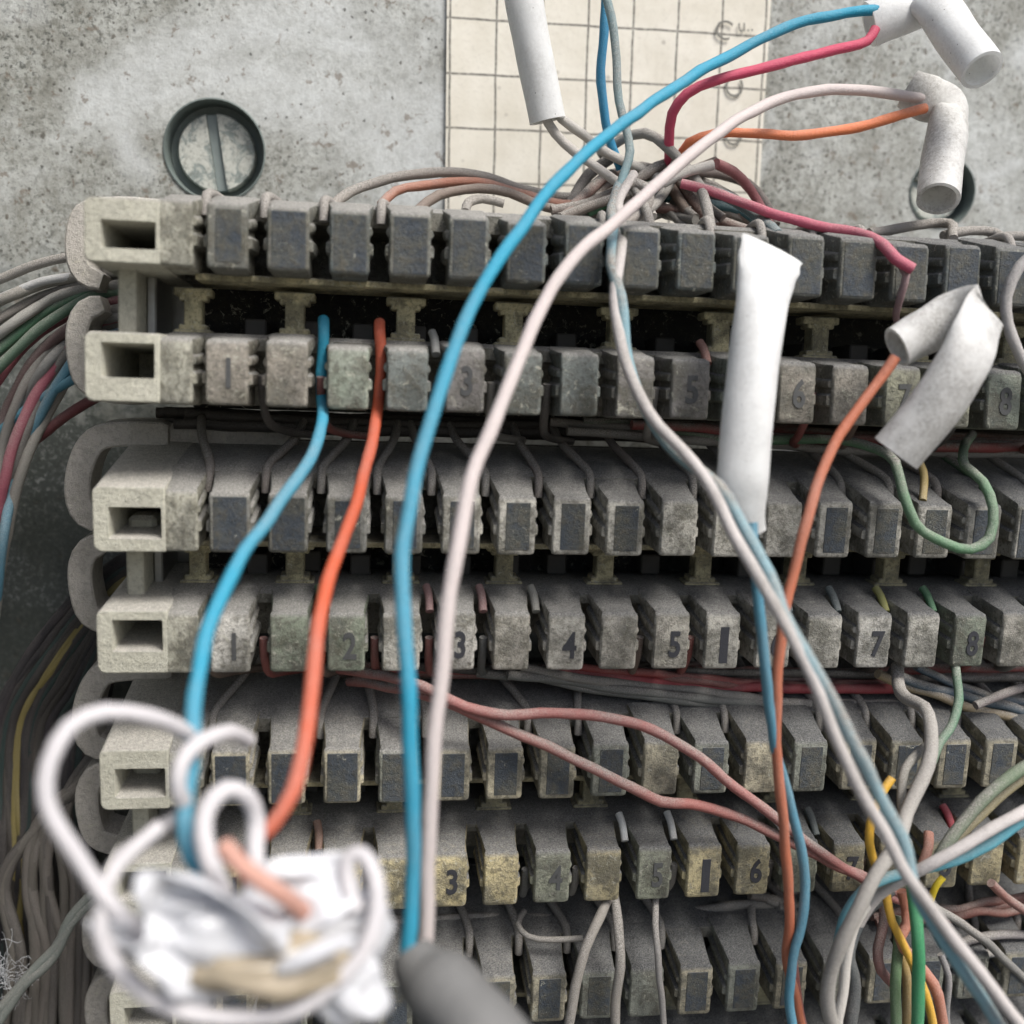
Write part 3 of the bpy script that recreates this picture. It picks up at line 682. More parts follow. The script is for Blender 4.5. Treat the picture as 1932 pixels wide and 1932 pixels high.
# tangle over the top strip
tang = [
 ('dusty white wire from under the upright white tube, the left one', (.55, .52, .48), [(1020, 190, -3.2), (1036, 232, -3.2), (1065, 270, -3.3), (1110, 305, -3.3), (1160, 340, -3.2), (1200, 362, -3.0), (1232, 410, -2.4)], .10, .5),
 ('dusty white wire from under the upright white tube, the right one', (.50, .48, .44), [(1045, 190, -3.3), (1060, 225, -3.3), (1100, 255, -3.5), (1150, 290, -3.6), (1205, 318, -3.6), (1260, 345, -3.4)], .10, .6),
 ('grey wire arching over the head of the tangle', GREY, [(1130, 292, -4.2), (1175, 262, -3.9), (1215, 252, -3.6), (1255, 275, -3.3), (1290, 310, -3.0), (1320, 350, -2.6), (1335, 400, -1.9), (1345, 445, -1.5)], .105, .9),
 ('grey wire bending down from the arch to the top strip', (.26, .25, .23), [(1240, 262, -3.7), (1270, 290, -3.5), (1272, 330, -3.3), (1240, 380, -2.8), (1215, 400, -2.2)], .10, .9),
 ('thick dark grey wire leaving the tangle to the lower left behind the blue wire', (.13, .12, .115), [(1150, 300, -4.0), (1110, 330, -4.0), (1085, 370, -3.9), (1060, 410, -3.6)], .12, .6),
 ('long dusty wire running left along the top strip, uppermost of the fan', (.30, .27, .24), [(630, 385, -3.6), (680, 352, -4.0), (760, 332, -4.2), (850, 325, -4.2), (920, 336, -4.1), (990, 358, -4.0), (1060, 372, -3.9), (1140, 372, -3.8)], .105, .85),
 ('dusty orange brown wire in the fan left of the tangle', (.40, .16, .10), [(720, 385, -3.5), (745, 362, -3.8), (820, 346, -4.0), (900, 345, -4.0), (980, 365, -3.9), (1060, 385, -3.7), (1130, 385, -3.6)], .095, .6),
 ('brown wire bending over the top strip in the fan', (.20, .15, .12), [(790, 395, -3.3), (830, 368, -3.6), (900, 356, -3.8), (960, 365, -3.8), (1030, 392, -3.6), (1100, 400, -3.4)], .10, .8),
 ('short curled dusty wire over the fifth slot of the top strip', (.28, .26, .23), [(880, 400, -2.6), (885, 382, -2.9), (910, 375, -3.1), (950, 385, -3.1)], .09, .9),
 ('brown wire slanting up right through the tangle', (.16, .12, .10), [(1040, 400, -3.4), (1110, 385, -3.4), (1180, 355, -3.4), (1240, 315, -3.5), (1270, 305, -3.7)], .115, .8),
 ('grey brown wire slanting up right under the thick one', (.22, .18, .15), [(1060, 410, -3.0), (1130, 385, -3.1), (1200, 362, -3.1), (1270, 335, -3.1), (1350, 305, -3.3)], .10, .8),
 ('green wire deep in the tangle', GREEN, [(1110, 402, -3.2), (1160, 375, -3.3), (1230, 345, -3.6), (1300, 330, -3.9)], .09, .5),
 ('dark teal wire deep in the tangle', (.02, .10, .12), [(1190, 345, -4.1), (1260, 372, -3.8), (1330, 385, -3.6), (1400, 400, -3.3), (1440, 425, -2.9)], .115, .35),
 ('brown red wire under the tangle behind the top strip', (.20, .09, .07), [(1170, 395, -3.6), (1240, 392, -3.6), (1310, 405, -3.4), (1370, 420, -3.1), (1440, 440, -2.7)], .11, .55),
 ('dusty blue wire running from the tangle to the head of the flattened tube', (.08, .17, .20), [(1300, 350, -3.3), (1355, 365, -3.0), (1400, 390, -2.4), (1445, 420, -1.6), (1468, 445, -.8)], .11, .75),
 ('pale stub with a cut end pointing right out of the tangle', (.50, .48, .45), [(1250, 345, -2.6), (1300, 322, -2.6), (1345, 310, -2.6)], .10, .6),
 ('dusty red wire arching right of the tangle', (.27, .07, .08), [(1350, 308, -2.9), (1385, 325, -3.2), (1415, 360, -3.5), (1440, 400, -3.4), (1455, 430, -3.1)], .105, .45),
 ('dark brown wire arching right beside the red one', (.12, .09, .08), [(1300, 325, -3.6), (1360, 330, -4.0), (1410, 345, -4.1), (1440, 380, -3.9), (1465, 425, -3.5)], .105, .5),
 ('pink wire lying along the right half of the top strip to a cut end', (.55, .08, .15), [(1285, 345, -2.6), (1340, 358, -2.4), (1400, 382, -2.0), (1450, 402, -1.5), (1540, 425, -1.0), (1620, 440, -.6), (1665, 462, .0), (1690, 490, .25), (1722, 508, .35)], .10, .45),
 ('thin mauve wire curling down from the cut pink end', (.30, .18, .19), [(1695, 492, .15), (1710, 520, .2), (1700, 555, .1), (1690, 590, -.2), (1695, 610, -.8)], .065, .7),
 ('dusty knotted wire at the middle of the tangle', (.33, .29, .26), [(1160, 400, -2.0), (1168, 360, -2.2), (1200, 345, -2.2), (1225, 365, -2.0), (1215, 400, -1.9), (1170, 420, -1.6)], .10, .95),
 ('grey wire end dropping from the tangle onto the sixth tooth', (.33, .30, .27), [(1195, 350, -2.3), (1210, 375, -2.0), (1222, 405, -1.6), (1228, 430, -1.4)], .09, .95),
 ('dusty wire loop behind the top strip at the right, nearest the hanging tube', (.24, .22, .20), [(1640, 440, -2.6), (1700, 432, -2.8), (1760, 420, -3.0), (1790, 422, -2.8), (1800, 450, -2.0)], .10, .95),
 ('dusty wire loop behind the top strip near the right edge', (.24, .22, .20), [(1780, 445, -2.6), (1830, 435, -2.8), (1875, 438, -2.8), (1900, 455, -2.2), (1905, 470, -1.7)], .10, .95),
 ('dusty wire leaving the frame above the top strip at the right edge', (.20, .19, .175), [(1870, 450, -2.9), (1920, 445, -3.0), (1990, 450, -3.0)], .10, .95),
 ('frayed whitish wire hanging past the last tooth at the right edge', (.52, .50, .49), [(1960, 470, .4), (1925, 500, .4), (1898, 560, .4), (1900, 610, .4), (1920, 660, .4), (1965, 740, .4)], .10, .6),
]
for l, c, pts, r, d in tang: wire(l, c, pts, r, d)
rnd = random.Random(77)
for k in range(13):
    xa = rnd.uniform(1020, 1180); xb = rnd.uniform(1290, 1470); yt = rnd.uniform(300, 370)
    c = rnd.choice([GREY, BROWN, (.12, .09, .08), (.17, .15, .13), (.20, .10, .08)])
    wire('%s wire of the knot behind the top strip, %s outwards' % (cname(c), ORD[k]), c,
         [(xa, rnd.uniform(400, 440), -3.2), ((xa * 2 + xb) / 3, yt + rnd.uniform(20, 50), -4.0), ((xa + xb) / 2, yt + rnd.uniform(-5, 25), rnd.uniform(-4.8, -3.6)), ((xa + 2 * xb) / 3, yt + rnd.uniform(10, 50), -3.9), (xb, rnd.uniform(405, 450), -3.0)], rnd.uniform(.09, .115), .7, 'wires of the knot behind the top strip')

# leads pushed into the upper slots of strips two to four, and standing at the back of strip one
rnd = random.Random(11)
def lead(P, c, r, d, label, group):
    base = P[0].copy(); wc[0] += 1
    me = sweep('lead_wire', catmull([p - base for p in P], .2), r, M_WIRE, 8, None, .01, wc[0] * 3.1)
    tag(link('lead_wire', me, None, base, (0, 0, 0), (*c, d)), label, 'wire', group)
ordn = ['top', 'second', 'third', 'lowest']
for m in (1, 2, 3):
    for i in range(0, NT):
        if rnd.random() < .12: continue
        x = i - .82; z = -m * MP; dx = rnd.uniform(.1, .5) * (1 if i < 3 else -1) * (1 if rnd.random() < .85 else -1)
        P = [Vector((x + dx * 1.3, 2.9, z + 2.05)), Vector((x + dx, 2.3, z + 1.78)), Vector((x + dx * .3, 1.5, z + 1.50)), Vector((x, 1.12, z + 1.34)), Vector((x, .95, z + 1.16)), Vector((x, .92, z + .92))]
        c = rnd.choice([GREY, (.27, .25, .22), (.20, .19, .17), (.20, .17, .15)])
        if m == 1 and i == 15: c = (.05, .18, .08)
        lead(P, c, .085, .9, '%s lead in the upper row of the %s strip, %s slot from the left' % (cname(c), ordn[m], ORD[i]), 'leads in the upper slots of the %s strip' % ordn[m])
for i in range(0, NT):
    if rnd.random() < .4: continue
    x = i - .82
    lead([Vector((x, .98, 1.0)), Vector((x, 1.02, 1.18)), Vector((x, 1.15, 1.36)), Vector((x + .05, 1.5, 1.42)), Vector((x + .2, 2.4, 1.35))], (.30, .28, .26), .085, .95, 'dusty lead bent over the back of the top strip, %s slot from the left' % ORD[i], 'leads in the upper slots of the top strip')
# cut ends showing at the head of the lower slots
for (m, i, c) in ((1, 4, MAUVE), (1, 5, (.30, .15, .15)), (1, 6, (.30, .30, .27)), (1, 11, (.12, .16, .17)), (1, 12, (.10, .14, .15)), (1, 13, (.30, .30, .08)), (1, 14, GREEN), (1, 2, GREEN),
                  (2, 2, (.30, .17, .12)), (2, 8, (.75, .77, .75)), (2, 9, (.75, .77, .75)), (0, 4, (.25, .26, .25)), (0, 9, (.35, .15, .12)), (2, 12, (.12, .15, .15)), (2, 15, (.5, .06, .09))):
    x = i - .82; z = -m * MP - S
    lead([Vector((x - .06, 1.0, z + 1.34)), Vector((x - .02, .85, z + 1.22)), Vector((x, .6, z + .95))], c, .08, .3, '%s cut wire end, lower row of the %s strip, %s slot from the left' % (cname(c), ordn[m], ORD[i]), 'cut wire ends in the lower slots of the %s strip' % ordn[m])
# leads dropping out under the numeral teeth into the gaps
for m in (0, 1, 2):
    for i in range(NT):
        if rnd.random() < .45: continue
        x = i - .82; z = -m * MP - S; lcol = rnd.choice([BROWN, GREY, (.25, .06, .05), DARK, (.10, .11, .11)])
        lead([Vector((x, .45, z + .5)), Vector((x, .55, z + .1)), Vector((x + .05, 1.0, z - .35)), Vector((x + .3, 1.8, z - .6)), Vector((x + .9, 2.5, z - .75))], lcol, .08, .5,
             '%s lead dropping below the %s strip from its %s slot from the left' % (cname(lcol), ordn[m], ORD[i]), 'leads under the numeral teeth of the %s strip' % ordn[m])
# lower middle and right-hand foreground wires
more = [
 ('grey wire hanging left of the pair below the yellowed teeth of the third strip', (.27, .25, .22), [(1150, 1690, -.4), (1132, 1730, .1), (1105, 1790, .4), (1085, 1860, .5), (1068, 1970, .5)], .10, .85, 'grey_wire'),
 ('grey wire hanging straight down below the fourth numeral of the third strip', (.28, .26, .23), [(1158, 1690, -.4), (1166, 1740, .1), (1170, 1800, .4), (1164, 1870, .4), (1160, 1970, .4)], .095, .85, 'grey_wire'),
 ('thin grey wire hanging down below numeral 5 of the third strip', (.27, .26, .25), [(1236, 1690, -.3), (1236, 1740, .1), (1241, 1800, .4), (1246, 1870, .4), (1258, 1970, .4)], .065, .8, 'grey_wire'),
 ('thin grey wire curling level above the lowest strip', (.20, .19, .17), [(990, 1720, -.9), (978, 1745, -.6), (995, 1765, -.4), (1040, 1772, -.3), (1100, 1768, -.2)], .06, .8, 'grey_wire'),
 ('grey wire with a kinked white end, right of the slanting pair', (.38, .36, .33), [(1693, 1255, -.6), (1694, 1290, -.2), (1712, 1318, .4), (1745, 1335, .9), (1758, 1370, 1.3), (1755, 1420, 1.6), (1738, 1475, 1.9), (1712, 1530, 2.2), (1690, 1590, 2.6), (1650, 1650, 2.9), (1620, 1710, 3.0), (1590, 1775, 3.0), (1565, 1840, 2.9), (1560, 1900, 2.8), (1590, 1980, 2.7)], .125, .75, 'grey_wire'),
 ('flat grey wire loop beside the kinked grey wire', (.30, .29, .25), [(1760, 1400, 1.0), (1735, 1420, 1.3), (1708, 1450, 1.5), (1700, 1500, 1.7), (1702, 1560, 2.0)], .085, .8, 'grey_wire'),
 ('green wire dropping from numeral 8 to join the grey one', (.05, .17, .09), [(1800, 1235, -.3), (1806, 1280, .1), (1810, 1320, .4), (1798, 1365, .8), (1772, 1405, 1.2), (1757, 1440, 1.5)], .085, .6, 'green_wire'),
 ('yellow wire with a frayed tip behind the slanting pair', YELLOW, [(1682, 1465, 1.6), (1662, 1500, 1.7), (1642, 1550, 1.8), (1640, 1590, 1.8), (1655, 1640, 1.8), (1672, 1690, 1.9), (1682, 1740, 2.0), (1708, 1790, 2.0), (1738, 1850, 2.0), (1755, 1900, 2.0), (1765, 1975, 2.0)], .078, .3, 'yellow_wire'),
 ('short bright yellow wire tip right of the slanting pair', (.80, .60, .02), [(1782, 1655, 1.8), (1768, 1672, 1.8), (1755, 1700, 1.7)], .06, .1, 'yellow_wire'),
 ('bright green wire hanging to the bottom edge under the slanting pair', (.03, .28, .11), [(1700, 1600, 1.6), (1722, 1670, 2.1), (1730, 1760, 2.4), (1733, 1840, 2.4), (1730, 1975, 2.4)], .115, .3, 'green_wire'),
 ('dull green wire hanging to the bottom edge left of the bright green one', (.12, .25, .10), [(1700, 1730, 1.3), (1695, 1790, 1.5), (1690, 1850, 1.6), (1692, 1975, 1.6)], .10, .5, 'green_wire'),
 ('ochre wire between the two green ones', (.38, .26, .08), [(1700, 1790, 1.2), (1712, 1840, 1.3), (1708, 1975, 1.3)], .085, .5, 'ochre_wire'),
 ('salmon wire bending down to the bottom edge beside the yellow one', SALMON, [(1700, 1680, 1.5), (1712, 1740, 1.6), (1700, 1770, 1.7), (1725, 1810, 1.7), (1760, 1855, 1.8), (1775, 1900, 1.8), (1785, 1975, 1.8)], .10, .45, 'salmon_wire'),
 ('salmon wire stub standing up beside the crossing wires', (.55, .22, .15), [(1752, 1572, 1.0), (1750, 1600, 1.2), (1740, 1630, 1.3)], .09, .4, 'salmon_wire'),
 ('muted red wire curling down left of the yellow wire', (.30, .12, .11), [(1670, 1680, 1.0), (1668, 1740, 1.2), (1655, 1790, 1.3), (1662, 1830, 1.3), (1690, 1862, 1.2)], .095, .6, 'red_wire'),
 ('white wire coming in from the right edge over the third strip', (.62, .58, .56), [(1980, 1508, 2.6), (1932, 1530, 2.7), (1870, 1565, 2.8), (1800, 1605, 2.8), (1745, 1636, 2.7), (1700, 1660, 2.4), (1655, 1690, 2.1), (1620, 1740, 1.9)], .105, .45, 'white_wire'),
 ('light blue wire coming in from the right edge just under the white one', (.10, .42, .52), [(1980, 1525, 2.3), (1932, 1548, 2.4), (1870, 1590, 2.5), (1800, 1625, 2.5), (1740, 1640, 2.5), (1680, 1655, 2.4), (1630, 1680, 2.3), (1600, 1720, 2.2), (1575, 1800, 2.0)], .095, .45, 'pale_blue_wire'),
 ('mossy green wire coming in from the right edge above the white one', (.12, .19, .10), [(1980, 1418, 1.6), (1932, 1450, 1.7), (1870, 1495, 1.8), (1820, 1550, 1.9), (1780, 1600, 2.0), (1760, 1640, 2.0)], .11, .6, 'green_wire'),
 ('khaki wire just under the mossy green one at the right edge', (.28, .24, .12), [(1980, 1440, 1.3), (1932, 1468, 1.4), (1880, 1510, 1.5), (1835, 1555, 1.6), (1790, 1600, 1.6)], .08, .6, 'khaki_wire'),
 ('whitish wire hanging to the bottom edge left of the tangle at lower right', (.66, .63, .58), [(1668, 1675, 1.9), (1640, 1700, 2.0), (1612, 1745, 2.1), (1600, 1800, 2.1), (1590, 1870, 2.1), (1580, 1940, 2.1), (1600, 1985, 2.0)], .095, .35, 'white_wire'),
 ('dark blue grey wire beside the whitish one at the bottom', (.10, .12, .13), [(1680, 1675, 1.5), (1625, 1730, 1.6), (1600, 1790, 1.7), (1612, 1860, 1.6), (1600, 1975, 1.5)], .12, .6, 'grey_wire'),
 ('rust wire showing under the blue one at the bottom edge', (.34, .10, .08), [(1490, 1790, .9), (1500, 1850, .9), (1510, 1910, .8), (1525, 1980, .8)], .09, .5, 'red_wire'),
 ('red brown wire bending down at the right edge under the third strip', (.25, .09, .07), [(1870, 1665, .2), (1895, 1690, .1), (1935, 1720, .0), (1990, 1765, -.2)], .09, .5, 'red_wire'),
 ('grey wire slanting to the right edge below the third strip', (.17, .17, .16), [(1740, 1700, .4), (1800, 1735, .3), (1860, 1775, .1), (1932, 1845, 0), (1990, 1890, 0)], .09, .85, 'grey_wire'),
 ('grey mauve wire bowed above the last tooth of the lowest strip', (.22, .20, .21), [(1780, 1800, -.2), (1830, 1775, -.2), (1890, 1765, -.2), (1990, 1770, -.3)], .095, .85, 'grey_wire'),
 ('blue grey wire level above the last tooth of the lowest strip', (.17, .20, .23), [(1760, 1830, -.3), (1830, 1805, -.3), (1900, 1795, -.3), (1990, 1800, -.4)], .095, .85, 'grey_wire'),
 ('grey wire end hanging down at the right of the lowest strip', (.20, .20, .21), [(1775, 1800, .3), (1790, 1840, .4), (1785, 1900, .4), (1792, 1975, .3)], .07, .85, 'grey_wire'),
 ('mauve wire crossing the gap from numeral 8 of the third strip', (.18, .15, .15), [(1840, 1330, -.4), (1890, 1310, -.5), (1990, 1278, -.8)], .09, .8, 'grey_wire'),
]
for l, c, pts, r, d, nm in more: wire(l, c, pts, r, d, name=nm)

# bundles at the left, coming out of the hooks
rnd = random.Random(21)
ucols = [(.30, .29, .26), (.26, .24, .22), (.33, .33, .31), (.04, .16, .08), (.10, .20, .13), (.25, .07, .09), (.16, .09, .09), (.28, .27, .25), (.30, .30, .29), (.36, .09, .13), (.20, .19, .18), (.10, .30, .42)]
n = 13
for k in range(n):
    t = k / (n - 1)
    c = ucols[k % len(ucols)]
    xe = 235; ye = 512 + t * 120; yl = 560 + t * 430
    if t < .5: pts = [(xe + 60, ye - 4, -3.0), (xe, ye, -3.3), (160, ye + 8 + t * 20, -3.8), (80, ye + 28 + t * 90, -4.2), (20, ye + 50 + t * 190, -4.4), (-60, ye + 90 + t * 330, -4.4)]
    else: pts = [(xe + 60, ye - 4, -3.0), (xe, ye, -3.3), (160, ye + 28, -3.7), (95, ye + 40 + 110 * (t - .2), -4.1), (40, ye + 60 + 240 * (t - .15), -4.4), (5, ye + 60 + 380 * (t - .05), -4.5), (-12, ye + 300 + 240 * t, -4.6)]
    pts = [(a + rnd.uniform(-4, 4), b + rnd.uniform(-5, 5), h + rnd.uniform(-.3, .3)) for a, b, h in pts]
    wire('%s wire curving left out of the top strip, %s from the top' % (cname(c), ORD[k]), c, pts, rnd.uniform(.095, .12), .55, 'wires curving left out of the top strip')
wire('pale grey wire uppermost of those leaving the top strip at the left edge', (.52, .53, .53), [(330, 500, -3.2), (215, 505, -3.6), (150, 520, -3.9), (80, 532, -4.1), (0, 562, -4.3), (-60, 590, -4.4)], .09, .35, name='pale_wire')
wire('dusty grey wire leaving the left edge above the pale grey one', (.30, .29, .27), [(260, 470, -3.6), (190, 478, -3.8), (100, 490, -4.1), (30, 515, -4.3), (-50, 545, -4.4)], .10, .8, name='grey_wire')
wire('blue wire slanting down left of the top strip', (.08, .26, .36), [(260, 640, -3.2), (190, 685, -3.4), (130, 720, -3.8), (60, 765, -4.3), (15, 800, -4.6), (-40, 850, -5)], .10, .35, name='blue_wire')
wire('dusky red wire slanting down to the left edge below the blue one', (.20, .055, .06), [(280, 680, -3.4), (200, 740, -3.8), (130, 780, -4.2), (60, 835, -4.6), (0, 885, -4.9), (-50, 930, -5)], .11, .3, name='red_wire')

lc = [(.03, .028, .032), (.04, .036, .036), (.055, .048, .042), (.035, .03, .035), (.018, .038, .036), (.05, .046, .042), (.026, .024, .028), (.04, .036, .035)]
n = 34
for k in range(n):
    t = k / (n - 1); c = lc[(k * 3) % len(lc)] if k not in (8, 9) else (.22, .18, .06)
    x0 = 240; y0 = 1050 + t * 170
    xm = -15 + t * 190
    pts = [(300, y0 - 15, -3.4), (x0, y0, -3.5), (170 + t * 40, y0 + 55 + rnd.uniform(-8, 8), -3.9), (80 + t * 110, y0 + 150 + rnd.uniform(-14, 14), -4.3), (xm + 12, 1350 + rnd.uniform(-15, 15), -4.6), (xm + rnd.uniform(-6, 6), 1480, -4.6), (xm + rnd.uniform(-9, 9) , 1620, -4.4), (xm + rnd.uniform(-12, 12), 1780, -4.2), (xm + rnd.uniform(-14, 14), 1990, -4.0)]
    wire('dusty dark wire of the bundle hanging down left of the strips' if k not in (8, 9) else '%s of the two khaki wires in the dark bundle at the left' % ('left' if k == 8 else 'right'), c, pts, rnd.uniform(.10, .12), .14, 'bundle of wires hanging down left of the strips', wob=.02)
for k in range(14):
    t = k / 13
    xa = 225 - t * 5; pts = [(300, 1330 + t * 80, -3.3), (235, 1370 + t * 70, -3.3), (170 - t * 20 + rnd.uniform(-10, 10), 1440 + t * 50, -3.4), (120 - t * 60 + rnd.uniform(-12, 12), 1540 + t * 20, -3.5), (95 - t * 95 + rnd.uniform(-15, 15) + 70 * (1 - t), 1660, -3.5), (30 + (13 - k) * 11 + rnd.uniform(-14, 14), 1800, -3.5), (10 + (13 - k) * 13 + rnd.uniform(-14, 14), 1990, -3.4)]
    wire('dusty grey wire fanning out of the third strip into the bundle', rnd.choice([(.12, .11, .095), (.09, .082, .075), (.15, .135, .12)]), pts, rnd.uniform(.10, .12), .22, 'grey wires fanning out of the third strip', wob=.02)
for k in range(9):
    x = 205 + k * 16 - 60
    pts = [(x + 60 + rnd.uniform(-8, 8), 1680, -3.6), (x + 25, 1770, -3.6), (x + rnd.uniform(-8, 8), 1860, -3.6), (x - 15 + rnd.uniform(-8, 8), 1990, -3.6)]
    wire('dusty brown wire hanging behind the blurred white loops', (.15, .125, .10), pts, .11, .7, 'brown wires behind the white loops')
for k in range(2):
    wire(['greenish grey wire bowing from the white loops to the bottom left corner', 'paler greenish wire running beside it to the bottom left corner'][k], (.20, .23, .21),
         [(250, 1655 + k * 12, -2.0), (185, 1680 + k * 12, -2.0), (135, 1730 + k * 12, -2.0), (105, 1790 + k * 10, -2.1), (50, 1845 + k * 10, -2.2), (10, 1890 + k * 18, -2.3), (-30, 1940 + k * 26, -2.4)], .10, .55, name='green_grey_wire')

# ------------------------------------------------------------------ white tubes
def tube(name, label, stations, mat, inner=.82, fold=None):
    """hollow sleeve through stations (px, py, h, half width, half thickness)"""
    sides = 22
    C = [at(s[0], s[1], s[2]) for s in stations]; base = C[0].copy(); n = len(C)
    # refine along the path
    P = []; 
    def cr(a, b, c_, d, t): return .5 * ((2 * b) + (c_ - a) * t + (2 * a - 5 * b + 4 * c_ - d) * t * t + (3 * b - a - 3 * c_ + d) * t ** 3)
    for i in range(n - 1):
        k = 7; ia, ib, ic, id_ = max(i - 1, 0), i, i + 1, min(i + 2, n - 1)
        if fold is not None:
            if ib == fold: ia = ib
            if ic == fold: id_ = ic
        for q in range(k):
            t = q / k
            P.append((cr(C[ia], C[ib], C[ic], C[id_], t), max(.05, cr(*[stations[z][3] for z in (ia, ib, ic, id_)], t)), max(.03, cr(*[stations[z][4] for z in (ia, ib, ic, id_)], t))))
    P.append((C[-1], stations[-1][3], stations[-1][4]))
    outer = []; inn = []
    for i, (c, a, b) in enumerate(P):
        T = (P[min(i + 1, len(P) - 1)][0] - P[max(i - 1, 0)][0]).normalized()
        if fold is not None and i == fold * 7: T = ((c - P[i - 3][0]).normalized() - (P[i + 3][0] - c).normalized()).normalized()
        elif fold is not None and i == fold * 7 - 1: T = (c - P[i - 1][0]).normalized()
        elif fold is not None and i == fold * 7 + 1: T = (P[i + 1][0] - c).normalized()
        out_ = Vector((0, -1, 0)); side = T.cross(out_).normalized(); up = side.cross(T).normalized()
        if fold is not None and i > fold * 7: side, up = -side, -up      # the flattened tube is folded over on itself
        ro = []; ri = []
        for k in range(sides):
            an = 2 * math.pi * k / sides
            wv = 1 + .05 * mnoise.noise(Vector((math.cos(an) * 1.5, math.sin(an) * 1.5, i * .22 + len(label)))) + .03 * (1 - min(1, b / .3)) * math.sin(3 * an + i)
            d = side * (a * math.cos(an)) + up * (b * math.sin(an))
            ro.append(c + d * wv - base); ri.append(c + d * wv * inner - base)
        outer.append(ro); inn.append(ri)
    rings = outer + inn[::-1]
    V = []; Fc = []; m_ = len(rings)
    for r in rings: V += r
    for a in range(m_):
        b = (a + 1) % m_
        for i in range(sides):
            j = (i + 1) % sides; Fc.append([a * sides + i, a * sides + j, b * sides + j, b * sides + i])
    me = recalc(mesh(name, V, Fc, mat, True)); sharp(me, 40)
    return tag(link(name, me, None, base), label, 'tube', 'white insulating tubes')
tube('insulating_tube', 'clean white tube hanging from the top edge over the ruled paper', [(985, -60, -3.0, .37, .37), (990, 10, -3.0, .37, .37), (1010, 110, -3.05, .365, .36), (1033, 228, -3.1, .36, .35)], M_TUBE)
tube('insulating_tube', 'bent clean white tube at top right holding the blue and pink wires', [(1640, 45, -3.1, .44, .30), (1690, 28, -3.05, .43, .34), (1735, 8, -3.0, .46, .26), (1765, 10, -2.6, .46, .30), (1800, 62, -2.1, .43, .40), (1853, 132, -1.3, .40, .40)], M_TUBE)
tube('insulating_tube', 'creased dusty tube hanging at upper right, holding white and orange wires', [(1712, 168, -3.3, .40, .26), (1752, 186, -3.1, .46, .24), (1792, 200, -2.9, .38, .12), (1790, 232, -2.7, .42, .30), (1780, 290, -2.4, .42, .42), (1770, 375, -1.7, .40, .41)], M_TUBE_DUSTY)
tube('insulating_tube', 'tall flattened white tube standing in front of the top two strips', [(1458, 470, .6, .60, .07), (1450, 505, .8, .56, .14), (1439, 560, 1.0, .47, .30), (1428, 640, 1.5, .43, .40), (1413, 760, 1.9, .41, .40), (1402, 880, 2.1, .42, .38), (1398, 950, 2.1, .42, .30), (1418, 1010, 2.1, .26, .12)], M_TUBE)
tube('insulating_tube', 'folded dusty white tube at the right holding the rust orange wire', [(1692, 655, 1.2, .36, .28), (1745, 625, 1.15, .40, .22), (1805, 596, 1.2, .44, .11), (1862, 580, 1.5, .42, .05), (1838, 640, 1.85, .46, .18), (1815, 690, 1.95, .46, .30), (1765, 765, 1.9, .45, .36), (1690, 855, 1.7, .44, .38)], M_TUBE_DUSTY, fold=3)

# ------------------------------------------------------------------ blurred splice in the foreground
LW = (.62, .60, .61)
wire('thick white wire loop standing left of the splice, nearest the camera', LW, [(372, 1400, 5.6), (330, 1370, 6.0), (280, 1352, 6.3), (200, 1345, 6.6), (130, 1375, 6.9), (90, 1440, 7.1), (88, 1510, 7.2), (115, 1575, 7.3), (165, 1645, 7.3), (225, 1720, 7.4), (275, 1780, 7.4), (315, 1835, 7.4), (325, 1900, 7.3)], .096, .05, name='white_wire')
wire('white wire running under the splice in a wide bow', LW, [(300, 1560, 6.4), (240, 1610, 6.8), (200, 1670, 7.2), (190, 1760, 7.5), (225, 1830, 7.7), (290, 1885, 7.9), (380, 1915, 8.0), (480, 1918, 8.0), (570, 1898, 8.0), (640, 1850, 7.9), (690, 1790, 7.8), (712, 1720, 7.6), (705, 1650, 7.4), (680, 1612, 7.2), (655, 1622, 7.2), (655, 1670, 7.3), (672, 1720, 7.5)], .096, .08, name='white_wire')
wire('white wire ring crossing the blue wire above the splice', LW, [(470, 1395, 5.2), (430, 1382, 5.6), (380, 1400, 6.0), (342, 1440, 6.3), (335, 1490, 6.4), (350, 1530, 6.3), (300, 1570, 6.2), (225, 1620, 6.0)], .10, .12, name='white_wire')
wire('white wire hook standing up out of the splice beside the blue wire', LW, [(425, 1690, 7.4), (400, 1640, 7.2), (385, 1580, 7.0), (392, 1525, 6.8), (425, 1488, 6.6), (462, 1500, 6.5), (480, 1545, 6.4), (478, 1600, 6.6), (490, 1660, 7.0)], .11, .1, name='white_wire')
sp = empty('wire_splice', at(480, 1790, 7.8)); tag(sp, 'crumpled white film splice with a beige filling, blurred in the lower left foreground', 'wire splice')
def blob(name, c, rx, ry, rz, mat, amp, freq, seed, rotz=0, nu=36, nv=22, cut=None):
    rings = []
    for j in range(nv + 1):
        ph = -math.pi / 2 + math.pi * j / nv
        R = []
        for i in range(nu):
            a = 2 * math.pi * i / nu
            d = Vector((math.cos(ph) * math.cos(a), math.cos(ph) * math.sin(a), math.sin(ph)))
            k = 1 + amp * mnoise.noise(d * freq + Vector((seed, 0, 0))) + amp * .6 * abs(mnoise.noise(d * freq * 2.3 + Vector((0, seed, 0))))
            R.append((d.x * rx * k, d.y * ry * k, d.z * rz * k))
        rings.append(R)
    me = loft(name, rings, mat, True, True, ang=180)
    o = link(name, me, sp, (0, 0, 0), (0, rotz, 0)); o.location = at(*c) - sp.location; return o
blob('film_wrap', (430, 1755, 7.6), .72, .40, .34, M_FILM, .34, 1.4, 3, .25)
blob('film_wrap', (610, 1725, 7.2), .55, .35, .30, M_FILM, .37, 1.6, 8, -.35)
blob('filling', (500, 1815, 7.75), .85, .42, .30, M_GEL, .28, 1.9, 5, .05)
